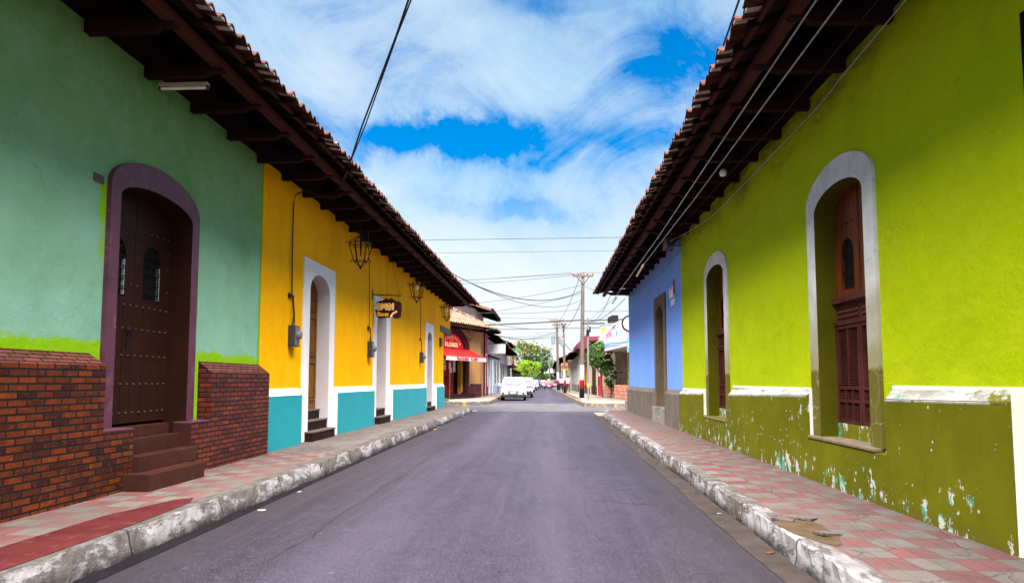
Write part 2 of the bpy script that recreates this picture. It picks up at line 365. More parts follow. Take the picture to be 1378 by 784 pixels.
M['kerb_l'] = m_kerb('whitewashed_kerb', .47, (32.0, 32.4)); M['kerb_r'] = m_kerb('chipped_whitewashed_kerb', .47)
def m_kerb_y():
    n = N('yellow_painted_kerb', .9)
    a = n.mix(n.step(n.noise(5, 8, .7), .35, .65), (.05, .044, .042), (.12, .10, .092))
    a = n.mix(n.step(n.noise(2.0, 8, .72, n.vec(sc=(1, 1, .5))), .55, .62), a, (.33, .20, .012)); n.color(a); n.bump(n.noise(20, 6), .5, .02); return n.m
M['kerb_y'] = m_kerb_y()
M['gutter'] = paint('gutter_silt', (.040, .031, .029), .4, .95, 3.0, .5, (.02, .018, .018), .8)
M['gutter_dark'] = paint('dark_gutter', (.008, .007, .009), .4, .6, 4.0, .3)  # near-black strip along the left kerb
M['red_strip'] = paint('red_floor_paint', (.068, .0125, .013), .3, .9, 3.0, .35, (.095, .062, .054), .85)
M['litter_w'] = plain('paper_litter', (.22, .21, .21), .7); M['litter_b'] = plain('blue_litter', (.02, .07, .17), .5)
M['litter_r'] = plain('rust_litter', (.10, .035, .014), .7); M['litter_y'] = plain('yellow_litter', (.28, .19, .01), .5)

def m_greenwall():
    n = N('sea_green_plaster', .9, .05)
    a = n.mix(n.step(n.noise(.55, 5, .6), .3, .7), (.112, .260, .075), (.155, .318, .125))
    teal = n.step(n.math('ADD', n.z, n.math('MULTIPLY', n.noise(.5, 4, .6), 2.6)), 3.4, 5.4, 1, 0)
    a = n.mix(teal, a, n.mix(n.step(n.noise(1.5, 7, .7), .35, .7), (.175, .355, .255), (.245, .435, .345)))
    a = n.mix(n.step(n.noise(2.4, 9, .76, n.vec(loc=(6, 2, 1))), .44, .68, 0, .6), a, (.22, .38, .235))
    a = n.mix(n.step(n.noise(1.5, 9, .8, n.vec(sc=(1, 1.2, .5), loc=(1, 9, 6))), .52, .70, 0, .45), a, (.115, .27, .145))
    lime = (.21, .41, .006)
    edge = n.math('MULTIPLY', n.math('SUBTRACT', n.noise(1.6, 5, .65), .5), .34)
    a = n.mix(n.step(n.math('ADD', n.z, edge), 1.765, 1.82, 1, 0), a, lime)                # unpainted band above the bricks
    dy = n.math('ABSOLUTE', n.math('SUBTRACT', n.y, 7.97))
    near = n.math('MULTIPLY', n.step(n.math('ADD', dy, n.math('MULTIPLY', edge, .55)), 1.03, 1.06, 1, 0), n.step(n.math('ADD', n.z, n.math('MULTIPLY', edge, 2)), 3.5, 3.56, 1, 0))
    near = n.math('MULTIPLY', near, n.step(n.noise(.8, 2, .5, n.vec(sc=(1, .2, 1), loc=(0, 0, 2.2))), .42, .47))
    a = n.mix(near, a, lime)
    a = n.mix(n.step(n.math('ADD', n.y, n.math('MULTIPLY', edge, .25)), 10.98, 11.0), a, (.16, .33, .008))
    cr = n.voro(.75, n.vec(n.xyz(0.0, n.math('ADD', n.y, n.math('MULTIPLY', n.noise(1.2, 5), 1.3)), n.math('ADD', n.z, n.math('MULTIPLY', n.noise(1.5, 5, .6, n.vec(loc=(4, 4, 4))), 1.3)))), 'DISTANCE_TO_EDGE')[0]
    a = n.mix(n.math('MULTIPLY', n.step(cr, .001, .010, .45, 0), n.step(n.noise(.6), .5, .6)), a, (.10, .20, .10))
    a = n.mix(n.step(n.noise(1.6, 9, .75, n.vec(sc=(1, 1, .5))), .58, .74, 0, .35), a, (.13, .25, .15))
    n.color(a); n.bump(n.math('ADD', n.math('ADD', n.noise(1.8, 5), n.math('MULTIPLY', n.noise(8, 7, .7), .45)), n.math('MULTIPLY', n.noise(45, 5, .7), .2)), .5, .04); return n.m
M['greenwall'] = m_greenwall()
def m_brick():
    n = N('glazed_brick', .42, .22)
    sp = n.nt.nodes.new('ShaderNodeSeparateXYZ'); n.nt.links.new(n.geo.outputs['True Normal'], sp.inputs[0])
    fy = n.math('GREATER_THAN', n.math('ABSOLUTE', sp.outputs[1]), .7)
    u = n.math('ADD', n.math('MULTIPLY', n.y, n.math('SUBTRACT', 1.0, fy)), n.math('MULTIPLY', n.x, fy))
    slope = n.math('GREATER_THAN', sp.outputs[2], .3)
    vv = n.math('ADD', n.math('MULTIPLY', n.z, n.math('SUBTRACT', 1.0, slope)), n.math('MULTIPLY', n.math('MULTIPLY', n.x, -1.35), slope))
    vec = n.xyz(n.math('ADD', u, 20.0), n.math('ADD', vv, 20.012), 0.0)
    b = n.brick(vec, 1, .215, .066, .0095, .5, (0, 0, 0), (1, 1, 1), (.5, .5, .5), .15)
    ran = n.nt.nodes.new('ShaderNodeSeparateColor'); n.set(ran.inputs[0], b[0])
    a = n.mix(ran.outputs[0], (.023, .0034, .0026), (.165, .029, .005))
    a = n.mix(n.step(n.noise(5.5, 6, .7), .40, .72, 0, .7), a, (.014, .0035, .003))
    a = n.mix(n.step(n.noise(17, 5, .7), .52, .75, 0, .7), a, (.22, .058, .010))
    far = n.step(n.y, 8.6, 9.0, 0, .55)
    a = n.mix(far, a, n.mix(ran.outputs[0], (.045, .006, .007), (.150, .020, .015)))
    a = n.mix(slope, a, n.mix(ran.outputs[0], (.085, .018, .017), (.16, .038, .032)))
    a = n.mix(b[1], a, (.006, .0035, .004)); n.color(a); n.rough(n.math('ADD', n.math('MULTIPLY', b[1], .5), n.step(n.noise(11, 5), .3, .7, .30, .55)))
    n.bump(n.math('ADD', n.math('MULTIPLY', b[1], -1.0), n.math('MULTIPLY', n.noise(40, 4), .18)), 1.0, .02); return n.m
M['brick'] = m_brick()
M['purple'] = paint('maroon_frame_paint', (.092, .023, .046), .3, .6, 3.0, .2, (0.24, 0.136, 0.192), .75, .45)
M['door_brown'] = paint('dark_brown_door_paint', (.028, .0092, .006), .3, .5, 3.0, .15, (0.04, 0.0175, 0.015), .4, .08)
M['step_brown'] = paint('brown_step_paint', (.048, .0165, .0125), .3, .5, 3.0, .25, (0.084, 0.0546, 0.042), .55, .06)
M['iron'] = plain('black_iron', (.013, .011, .014), .5, .3)
M['stud'] = plain('stud_metal', (.10, .055, .04), .45, .4)
M['grille_back'] = plain('dark_pane_behind_bars', (.02, .016, .016), .3)
M['rail_grey'] = plain('pale_metal_edge', (.45, .45, .48), .4, .3)
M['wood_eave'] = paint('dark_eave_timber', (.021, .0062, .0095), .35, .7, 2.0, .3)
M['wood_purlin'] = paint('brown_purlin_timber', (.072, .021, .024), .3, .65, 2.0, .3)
M['soffit'] = paint('dark_soffit_boards', (.006, .0035, .0035), .3, .9, 2.0, .3)  # near-black base colour for the eave boards
def m_rooftile(name, c0, c1, c2):
    n = N(name, .85, .05)
    a = n.mix(n.step(n.noise(3.3, 6, .7), .3, .7), c0, c1)
    a = n.mix(n.step(n.noise(9, 7, .72), .56, .72), a, c2)
    a = n.mix(n.step(n.noise(2.1, 7, .7, n.vec(loc=(5, 5, 5))), .5, .7, 0, .8), a, (.014, .009, .009)); n.color(a); n.bump(n.noise(25, 5), .4, .02); return n.m
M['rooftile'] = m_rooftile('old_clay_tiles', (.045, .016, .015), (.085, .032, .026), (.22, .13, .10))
M['rooftile_far'] = m_rooftile('pale_clay_tiles', (0.1197, 0.063, 0.04095), (0.1575, 0.104, 0.0756), (0.1953, 0.1575, 0.1323))  # paler clay colours for the roofs beyond the junction
M['mortar'] = paint('tile_mortar', (.42, .37, .34), .4, .9, 6.0)
def m_yellow():
    n = N('yellow_plaster', .85, .05)
    a = n.mix(n.step(n.noise(.8, 6, .6), .3, .7), (.76, .335, .0005), (.86, .405, .0008))
    a = n.mix(n.step(n.noise(1.4, 8, .72, n.vec(sc=(1, 1, .35))), .52, .78, 0, .55), a, (.50, .21, .001))
    a = n.mix(n.step(n.noise(3.1, 9, .76, n.vec(loc=(6, 2, 1))), .48, .70, 0, .45), a, (.85, .46, .004))
    n.color(a); n.bump(n.math('ADD', n.math('ADD', n.noise(2, 5), n.math('MULTIPLY', n.noise(9, 6, .7), .4)), n.math('MULTIPLY', n.noise(50, 4), .2)), .35, .03); return n.m
M['yellow'] = m_yellow()
M['teal'] = paint('teal_wainscot_paint', (0.0034, 0.255, 0.306), .10, .6, 1.6, .08, (0.017, 0.187, 0.221), .4, .4)
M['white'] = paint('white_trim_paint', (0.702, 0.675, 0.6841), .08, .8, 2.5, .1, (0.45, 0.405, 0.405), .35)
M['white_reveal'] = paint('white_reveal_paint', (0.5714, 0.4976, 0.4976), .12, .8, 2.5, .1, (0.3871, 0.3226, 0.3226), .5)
def wood(name, c0, c1):
    n = N(name, .5, .10); v = n.vec(sc=(9, 9, .7))
    a = n.mix(n.step(n.noise(2.2, 7, .65, v, .6), .32, .68), c0, c1)
    a = n.mix(n.step(n.noise(1.4, 5, .6), .45, .75, 0, .5), a, sc(c0, .6)); n.color(a); n.bump(n.noise(6, 6, .6, v), .2, .01); return n.m
M['wood_gold'] = wood('golden_brown_door_wood', (0.108, 0.03713, 0.00405), (0.2228, 0.09112, 0.00945))
M['wood_red'] = wood('red_brown_shutter_wood', (.060, .012, .004), (.19, .048, .012))
M['wood_louvre'] = wood('maroon_louvre_wood', (.042, .010, .008), (.095, .026, .020))
M['dark'] = plain('unlit_interior', (.008, .007, .007), .95)
M['tread'] = paint('grey_pink_tread', (0.1188, 0.09, 0.0828), .25, .6, 3.0, .2)
M['riser'] = paint('dark_maroon_riser', (0.02, 0.0088, 0.0088), .25, .6, 3.0, .2)
M['grey_box'] = plain('grey_meter_box', (.055, .057, .065), .45, .4); M['grey_lt'] = plain('pale_grey_metal', (.17, .17, .185), .4, .3)
M['glass_bulb'] = plain('glass_bulb', (.85, .87, .9), .15); M['cable'] = plain('black_cable', (.02, .018, .022), .6)
M['cable_w'] = plain('grey_white_cable', (.30, .28, .30), .6); M['cable_g'] = plain('grey_cable', (.035, .033, .042), .6)
M['tube_lamp'] = plain('unlit_tube', (.40, .35, .29), .35)
M['sign_brown'] = plain('dark_sign_board', (.030, .006, .006), .5); M['sign_cream'] = plain('cream_lettering', (.82, .68, .42), .5); M['sign_gold'] = plain('gold_lettering', (.75, .33, .012), .5)
M['lintel'] = paint('grey_wood_lintel', (0.16, 0.125, 0.11), .3, .8, 3.0)
def m_lime():
    n = N('lime_plaster', .88, .05)
    a = n.mix(n.step(n.noise(.7, 6, .6), .3, .7), (.295, .385, .0008), (.36, .450, .0015))
    a = n.mix(n.step(n.noise(1.1, 8, .7, n.vec(sc=(1, .5, 1.3))), .55, .75, 0, .5), a, (.22, .26, .0015))
    a = n.mix(n.step(n.noise(2.6, 9, .76, n.vec(sc=(1, .8, 1), loc=(6, 2, 1))), .42, .68, 0, .55), a, (.40, .455, .010))
    a = n.mix(n.step(n.noise(5, 9, .8, n.vec(sc=(1, 1.4, .22), loc=(1, 2, 6))), .56, .74, 0, .4), a, (.19, .235, .002))
    # shade below the eaves painted in as ragged darkening of the wall top
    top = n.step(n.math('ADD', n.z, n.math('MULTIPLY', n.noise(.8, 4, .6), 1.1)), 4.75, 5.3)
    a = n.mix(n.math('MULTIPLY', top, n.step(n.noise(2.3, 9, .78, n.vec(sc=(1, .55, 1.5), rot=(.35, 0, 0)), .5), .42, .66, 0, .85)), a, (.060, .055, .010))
    a = n.mix(n.step(n.noise(3.8, 9, .8, n.vec(sc=(1, .6, 1.4), rot=(.4, 0, 0))), .60, .74, 0, .40), a, (.17, .20, .01))
    cr = n.voro(.8, n.vec(n.xyz(0.0, n.math('ADD', n.y, n.math('MULTIPLY', n.noise(1.2, 5), 1.6)), n.math('ADD', n.z, n.math('MULTIPLY', n.noise(1.5, 5, .6, n.vec(loc=(4, 4, 4))), 1.6)))), 'DISTANCE_TO_EDGE')[0]
    a = n.mix(n.math('MULTIPLY', n.step(cr, .001, .007, .35, 0), n.step(n.noise(.5), .50, .58)), a, (.14, .15, .01))
    n.color(a); n.bump(n.math('ADD', n.math('ADD', n.noise(1.6, 5, .6), n.math('MULTIPLY', n.noise(7, 7, .7), .45)), n.math('MULTIPLY', n.noise(45, 5, .7), .18)), .55, .05); return n.m
M['lime'] = m_lime()
def chips(n, a, amt=0.0):
    """flaked paint: white and turquoise undercoat in small ragged spots, thickest low on the wall"""
    f = n.noise(7.5, 9, .72, n.vec(sc=(1, 1, .62))); cl = n.noise(1.05, 4, .6, n.vec(loc=(2, 5, 1)))
    low = n.step(n.z, .25, .75, .10, 0)
    t = n.math('ADD', n.math('ADD', f, n.math('MULTIPLY', n.math('SUBTRACT', cl, .5), .42)), n.math('ADD', low, amt))
    under = n.mix(n.step(n.noise(4.2, 4, .6, n.vec(loc=(7, 1, 3))), .50, .56), (.42, .42, .40), (.06, .28, .21))
    a = n.mix(n.step(t, .650, .662), a, under)
    s_ = n.voro(9.0, n.vec(sc=(1, 1, .8)))[0]
    return n.mix(n.math('MULTIPLY', n.step(s_, .095, .12, 1, 0), n.step(n.noise(2.2, 3), .50, .52)), a, (.38, .40, .35))
def m_olive():
    n = N('olive_wainscot_paint', .75, .05)
    a = n.mix(n.step(n.noise(1.2, 7, .65), .3, .7), (.084, .083, .003), (.128, .124, .005))
    a = n.mix(n.step(n.noise(2.0, 8, .74, n.vec(sc=(1, 1, .4))), .55, .75, 0, .5), a, (.058, .052, .003))
    a = n.mix(n.step(n.z, .2, .34, .6, 0), a, (.09, .070, .013))
    n.color(chips(n, a)); n.bump(n.noise(7.5, 9, .72, n.vec(sc=(1, 1, .62))), .3, .015); return n.m
M['olive'] = m_olive()
def m_ledge():
    n = N('chipped_white_ledge', .8)
    a = n.mix(n.step(n.noise(1.6, 7, .7), .35, .65), (.30, .285, .26), (.52, .51, .50))
    a = n.mix(n.step(n.noise(5, 9, .78, n.vec(sc=(1, .35, 1))), .50, .60, 0, .8), a, (.20, .185, .15))  # grey dirt, with the sloping ledge's shade mixed into the colour
    f = n.noise(4.5, 10, .78, n.vec(sc=(1, .6, 1), loc=(2, 2, 2)))
    a = n.mix(n.step(f, .55, .58), a, (.125, .118, .012)); a = n.mix(n.step(n.noise(7, 7, .7, n.vec(loc=(3, 3, 3))), .63, .66), a, (.06, .28, .21))
    n.color(a); n.bump(f, .4, .015); return n.m
M['ledge'] = m_ledge()
def m_winframe():
    n = N('window_surround_paint', .85)
    up = n.step(n.math('ADD', n.z, n.math('MULTIPLY', n.noise(1.5, 5), .9)), 2.1, 3.1)
    a = n.mix(up, (.25, .225, .12), n.mix(n.step(n.noise(3, 6), .35, .65), (.47, .465, .46), (.60, .59, .585)))
    a = n.mix(n.step(n.math('ADD', n.z, n.math('MULTIPLY', n.noise(3, 3), .12)), 1.55, 1.6, 1, 0), a, (.11, .095, .016))
    a = n.mix(n.step(n.noise(8, 8, .75), .58, .7, 0, .6), a, (.28, .26, .22))
    cr = n.voro(1.6, n.vec(n.xyz(0.0, n.math('ADD', n.y, n.math('MULTIPLY', n.noise(2), .6)), n.math('ADD', n.z, n.math('MULTIPLY', n.noise(2.2), .6)))), 'DISTANCE_TO_EDGE')[0]
    a = n.mix(n.step(cr, .002, .012, .6, 0), a, (.30, .28, .24)); n.color(a); n.bump(n.noise(20, 6), .2, .01); return n.m
M['winframe'] = m_winframe()
M['reveal_olive'] = paint('olive_reveal_paint', (.075, .070, .003), .25, .85, 1.8, .2, (.07, .065, .01), .5)
def m_sillchip():
    n = N('chipped_sill_paint', .8); a = n.mix(n.step(n.noise(2, 6), .3, .7), (.105, .098, .004), (.15, .14, .006)); n.color(chips(n, a, .10)); return n.m
M['sillchip'] = m_sillchip()
M['sill_dirty'] = paint('worn_sill', (.17, .135, .085), .3, .85, 5.0, .3, (.33, .31, .28), .7)
def m_blue():
    n = N('blue_plaster', .85, .05)
    a = n.mix(n.step(n.noise(.6, 6), .3, .7), (.135, .270, .68), (.170, .32, .76))
    a = n.mix(n.step(n.noise(1.3, 8, .72, n.vec(sc=(1, 1, .4))), .56, .8, 0, .4), a, (.095, .19, .52)); n.color(a); n.bump(n.noise(40, 5), .12, .01); return n.m
M['blue'] = m_blue()
M['concrete'] = paint('bare_concrete', (0.132, 0.11, 0.0924), .25, .92, 1.6, .3, (0.066, 0.0528, 0.044), .6)
M['stone_frame'] = paint('weathered_stone', (0.1375, 0.099, 0.066), .3, .9, 3.0, .4, (0.055, 0.0385, 0.0275), .6)
M['step_white'] = paint('white_step', (0.2145, 0.1966, 0.1788), .15, .85, 3.0, .2, (0.1073, 0.08938, 0.0715), .5)

# ------------------------------------------------------------------ ground, road, pavements
struct('ground', MB().quad((-900, -300, -.03), (900, -300, -.03), (900, 1500, -.03), (-900, 1500, -.03)), M['ground'])
def sheet(mb, x0, x1, y0, y1, z, nx=1, ny=1):
    for i in range(nx):
        for j in range(ny):
            xa, xb = x0 + (x1 - x0) * i / nx, x0 + (x1 - x0) * (i + 1) / nx; ya, yb = y0 + (y1 - y0) * j / ny, y0 + (y1 - y0) * (j + 1) / ny
            mb.quad((xa, ya, z), (xb, ya, z), (xb, yb, z), (xa, yb, z))
    return mb
def bend(y): return -.0 if y < 37 else -.014 * (y - 37)           # beyond the junction the street bears slightly left
struct('road', sheet(MB(), -3.42, 2.05, -12, 31.4, 0.0), M['asphalt'])
struct('junction_paving', sheet(MB(), -60, 60, 31.4, 42.5, 0.001), M['setts'])
mb = MB(); ys = [42.5] + [45 + 10 * i for i in range(26)]
for a, b in zip(ys, ys[1:]): mb.quad((-3.6 + bend(a), a, 0), (2.1 + bend(a), a, 0), (2.1 + bend(b), b, 0), (-3.6 + bend(b), b, 0))
struct('far_road', mb, M['asphalt'])
# left pavement: kerb with a ragged top edge, then tiles; it rounds off at the junction
def kerb_line(pts, wdt, zt, zb, name, mat_, jit=.005, batter=.04, seg=.07, side=1):
    """pts: kerb's street-side top edge; side=+1 when the pavement lies at smaller x"""
    P = []
    for (x0, y0), (x1, y1) in zip(pts, pts[1:]):
        n = max(1, int(math.hypot(x1 - x0, y1 - y0) / seg))
        for i in range(n): P.append(Vector((x0 + (x1 - x0) * i / n, y0 + (y1 - y0) * i / n, 0)))
    P.append(Vector((*pts[-1], 0))); mb = MB(); rows = []
    for i, p in enumerate(P):
        d = (P[min(i + 1, len(P) - 1)] - P[max(i - 1, 0)]).normalized(); nrm = Vector((d.y, -d.x, 0)) * side
        j = lambda k: rnd.uniform(-k, k)
        rows.append([p + nrm * (batter + j(jit)) + Vector((0, 0, zb)), p + nrm * (batter * .45 + j(jit * 1.4)) + Vector((0, 0, zb + (zt - zb) * .55)), p + nrm * j(jit * 1.6) + Vector((0, 0, zt - .012 + j(jit * .9))),
                     p - nrm * (.016 + j(jit)) + Vector((0, 0, zt + .002 + j(jit * .35))), p - nrm * wdt + Vector((0, 0, zt + .002))])
    k = 5
    mb.add([q for r_ in rows for q in r_], [(i * k + j, i * k + j + 1, (i + 1) * k + j + 1, (i + 1) * k + j) for i in range(len(rows) - 1) for j in range(k - 1)])
    return struct(name, mb, mat_, smooth=False)
LK = [(-3.37, -12), (-3.36, 9), (-3.42, 20), (-3.46, 30.2), (-3.55, 31.6), (-3.85, 32.9), (-4.4, 33.7), (-5.2, 34.0), (-9, 34.1), (-40, 34.2)]
kerb_line(LK, .17, .21, -.01, 'kerb_left', M['kerb_l'], side=1, batter=.06)
RK = [(1.87, -12), (1.90, 5.5), (1.94, 9), (1.97, 14), (2.06, 22), (2.16, 26.5), (2.42, 28.6), (3.0, 30.0), (4.2, 30.6), (40, 30.8)]
kerb_line(RK, .16, .20, -.01, 'kerb_right', M['kerb_r'], side=-1, batter=.025, jit=.007)
mb = MB(); mb.add([(-4.9, -12, .213), (-3.51, -12, .213), (-3.50, 9, .213), (-3.53, 11.3, .213), (-4.9, 11.3, .213)], [(0, 1, 2, 3, 4)])
struct('pavement_left', mb, M['tile_l'])
mb = MB(); mb.add([(-5.8, 11.3, .2135), (-3.53, 11.3, .2135), (-3.57, 20, .2135), (-3.61, 30, .2135), (-3.70, 31.5, .2135), (-3.98, 32.7, .2135), (-4.45, 33.5, .2135), (-5.2, 33.8, .2135), (-40, 34.0, .2135), (-40, 33.3, .2135), (-5.8, 33.3, .2135)], [tuple(range(11))])
struct('grey_pavement_left', mb, M['slab'])
mb = MB(); mb.add([(-3.93, -6, .217), (-3.42, -6, .217), (-3.42, 5.6, .217), (-3.46, 6.2, .217), (-3.49, 6.62, .217), (-3.60, 6.9, .217), (-3.72, 6.75, .217), (-3.90, 5.95, .217)], [tuple(range(8))])
struct('red_pavement_strip', mb, M['red_strip'])
mb = MB(); mb.add([(2.02, -12, .2015), (3.4, -12, .2015), (3.4, 27.9, .2015), (40, 28.0, .2015), (40, 30.7, .2015), (4.2, 30.4, .2015), (3.05, 29.8, .2015), (2.56, 28.5, .2015), (2.31, 26.5, .2015), (2.21, 22, .2015), (2.12, 14, .2015), (2.05, 5.5, .2015)], [tuple(range(12))])
struct('pavement_right', mb, M['tile_r'])
# gutters
mb = MB(); g = [(-12, -3.27, -3.12), (5, -3.26, -3.15), (9, -3.28, -3.19), (14, -3.33, -3.25), (24, -3.38, -3.31), (31, -3.42, -3.36)]
for (a, b, c), (d, e, f) in zip(g, g[1:]): mb.quad((b - .05, a, .005), (c, a, .005), (f, d, .005), (e - .05, d, .005))
struct('gutter_left', mb, M['gutter_dark'])
mb = MB(); g = [(-12, 1.60, 1.95)] + [(3 + .5 * i, 1.62 + .010 * i * .5 + rnd.uniform(-.025, .025), 2.0 + .006 * i) for i in range(50)]
for (a, b, c), (d, e, f) in zip(g, g[1:]): mb.quad((b, a, .006), (c, a, .006), (f, d, .006), (e, d, .006))
struct('gutter_right', mb, M['gutter'])
# broken patch of pavement by the right kerb: bare earth and lifted tile pieces
mb = MB(); pp = [(2.10 + .17 * math.cos(t) + rnd.uniform(-.03, .03), 5.75 + .55 * math.sin(t) + rnd.uniform(-.05, .05), .2055) for t in [2 * math.pi * i / 16 for i in range(16)]]
mb.add(pp, [tuple(range(16))]); struct('bare_patch_right', mb, paint('bare_earth', (.075, .050, .030), .4, .95, 5, .5, (.08, .05, .03), .6))
# far pavements
FL = [(-40, 38.9), (-5.6, 39.0), (-4.6, 39.1), (-3.9, 39.6), (-3.45, 41), (-3.45, 46)] + [(-3.45 + bend(y), y) for y in range(56, 260, 20)]
kerb_line(FL, .16, .21, -.01, 'far_kerb_left', M['kerb_y'], side=1, seg=.6, batter=.03)
mb = MB()
mb.add([(-40, 39.05, .2125), (-5.6, 39.15, .2125), (-4.6, 39.25, .2125), (-4.0, 39.72, .2125), (-3.6, 41.1, .2125), (-3.6, 46, .2125), (-6, 52, .2125), (-40, 60, .2125)], [tuple(range(8))])
mb.add([(-3.6, 46, .2125), (-3.6 + bend(250), 250, .2125), (-7 + bend(250), 250, .2125), (-6, 52, .2125)], [(0, 1, 2, 3)])
struct('far_pavement_left', mb, M['concrete'])
FR = [(40, 36.2), (3.4, 36.3), (2.5, 36.5), (2.05, 37.4), (1.95, 39)] + [(1.95 + bend(y), y) for y in range(50, 260, 20)]
kerb_line(FR, .16, .21, -.01, 'far_kerb_right', M['kerb_y'], side=-1, seg=.6, batter=.03)
mb = MB(); mb.add([(40, 36.35, .2125), (3.4, 36.45, .2125), (2.62, 36.6, .2125), (2.2, 37.5, .2125), (2.1, 39, .2125), (2.1, 50, .2125), (8, 50, .2125), (40, 50, .2125)], [tuple(range(8))])
mb.add([(2.1, 50, .2125), (2.1 + bend(250), 250, .2125), (6 + bend(250), 250, .2125), (8, 50, .2125)], [(0, 1, 2, 3)])
struct('far_pavement_right', mb, M['concrete'])

# ------------------------------------------------------------------ roofs
def roof(parent, sd, Xw, Xe, ze, y0, y1, back, slope, Xp, zr, joists, period=.215, tile='rooftile', detail=True, seed=1, wall_h=None):
    """single-pitch clay-tile roof over the street; sd = -1 for the left side, +1 for the right.
    Xe/ze tile edge, Xp purlin, zr rafter underside, joists = list of y"""
    r = random.Random(seed); tn = math.tan(R(slope)); mb = MB()
    Z = lambda x: ze + abs(x - Xe) * tn
    npd = max(1, round((y1 - y0) / period)); per = (y1 - y0) / npd; K = 8
    prof = [(.052 * math.sin(math.pi * j / 5) ** .8 if j <= 5 else -.020 * math.sin(math.pi * (j - 5) / 3)) for j in range(8)]
    offx = [r.uniform(-.028, .028) for _ in range(npd + 1)]; offz = [r.uniform(-.010, .010) for _ in range(npd + 1)]
    ncol = npd * K + 1
    def row(d, lift, th=0.0, wob=1.0):
        out = []
        for i in range(ncol):
            t = min(i // K, npd); x = Xe + sd * (d + offx[t] * wob)
            out.append((x, y0 + per * i / K, ze + d * tn + prof[i % K] + lift + offz[t] - th))
        return out
    rows = []; d = 0.0; total = abs(back - Xe); nc = 0
    while d < total:
        rows.append(row(d, .026)); d2 = min(d + .38, total); rows.append(row(d2, .0)); d = d2; nc += 1
        if nc >= 9: rows.append(row(total, 0.0)); break
    vs = [q for r_ in rows for q in r_]
    mb.add(vs, [(i * ncol + j, i * ncol + j + 1, (i + 1) * ncol + j + 1, (i + 1) * ncol + j) for i in range(len(rows) - 1) for j in range(ncol - 1)])
    lo = [row(0, .026, .018), row(.85, .03, .018)]
    vs = rows[0] + lo[0] + lo[1]
    mb.add(vs, [(i * ncol + j, i * ncol + j + 1, (i + 1) * ncol + j + 1, (i + 1) * ncol + j) for i in range(2) for j in range(ncol - 1)])
    # back slope
    b2 = back + sd * total; mb.quad((back, y0, Z(back)), (back, y1, Z(back)), (b2, y1, ze), (b2, y0, ze))
    # mortar plugs showing pale in the tile ends
    mt = mb
    for t in range(npd):
        if r.random() < .62:
            yc = y0 + per * (t + .31); x = Xe + sd * (.012 + offx[t])
            mt.add([(x, yc - per * .22, ze + .016 + offz[t]), (x, yc + per * .22, ze + .016 + offz[t]), (x, yc + per * .15, ze + .052 + offz[t]), (x, yc - per * .15, ze + .052 + offz[t]),
                    (x + sd * .2, yc - per * .22, ze + .05), (x + sd * .2, yc + per * .22, ze + .05)], [(0, 1, 2, 3), (0, 1, 5, 4)], 1)
    ro = mb.build('roof', [M[tile], M['mortar']], parent)
    bd = MB(); zz = lambda x: Z(x) - .055
    bd.quad((Xw, y0, zz(Xw)), (Xw, y1, zz(Xw)), (Xp, y1, zz(Xp)), (Xp, y0, zz(Xp)))
    for k in range(int((y1 - y0) / .52)):                                  # small rafters carrying the boards and tiles
        y = y0 + .26 + k * .52
        bd.prism([(Xw, zz(Xw) - .004), (Xe + sd * .10, zz(Xe + sd * .10) + .03), (Xe + sd * .10, zz(Xe + sd * .10) - .03), (Xw, zz(Xw) - .075)], lambda u, v, w_: (u, w_, v), y - .03, y + .03)
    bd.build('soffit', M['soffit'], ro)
    pl = MB(); pl.box(Xp - .06, Xp + .06, y0 + .02, y1 - .02, zr + .085, zr + .195); pl.build('purlin', M['wood_purlin'], ro, bevel=.008)
    fb = MB(); xm = (Xe + Xp) / 2 - sd * .02; fb.box(xm - .025, xm + .025, y0 + .03, y1 - .03, Z(xm) - .075, Z(xm) - .022); fb.build('batten', M['wood_purlin'], ro)
    shade_board = MB(); shade_board.add([(Xw + sd * -.02, y0 + .01, zr + .125), (Xw + sd * -.02, y1 - .01, zr + .125), (Xw + sd * -.02, y1 - .01, zz(Xw) + .02), (Xw + sd * -.02, y0 + .01, zz(Xw) + .02), (Xw + sd * .05, y0 + .01, zr + .125), (Xw + sd * .05, y1 - .01, zr + .125), (Xw + sd * .05, y1 - .01, zz(Xw) - .08), (Xw + sd * .05, y0 + .01, zz(Xw) - .08)], [(0, 1, 2, 3), (0, 4, 5, 1), (3, 2, 6, 7)]); shade_board.build('wall_board', M['wood_eave'], ro)  # dark board added so the wall top above the rafters reads as shade
    if wall_h is None: wall_h = zr
    for y in joists:
        j = MB(); hw = .048 + r.uniform(-.006, .006); dz = r.uniform(-.012, .012); xt = Xp - sd * .07
        j.prism([(Xw, zr + .12), (Xw, zr), (Xp + sd * .20, zr), (Xp + sd * .14, zr + .018), (Xp + sd * .10, zr + .05), (xt + sd * .02, zr + .055), (xt, zr + .085), (Xp + sd * .066, zr + .085), (Xp + sd * .066, zr + .12)],
                lambda u, v, w_: (u, w_, v + dz), y - hw, y + hw)
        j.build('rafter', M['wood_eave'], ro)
    return ro, Z(Xw)
def shell(mb, Xf, Xb, y0, y1, zf, ends=(True, True)):
    """side and back walls that close a house behind its street front"""
    for k, y in enumerate((y0, y1)):
        if ends[k]: mb.add([(Xf, y, 0), (Xb, y, 0), (Xb, y, zf + 1.4), (Xf, y, zf)], [(0, 1, 2, 3)])
    mb.quad((Xb, y0, 0), (Xb, y1, 0), (Xb, y1, zf + 1.4), (Xb, y0, zf + 1.4))

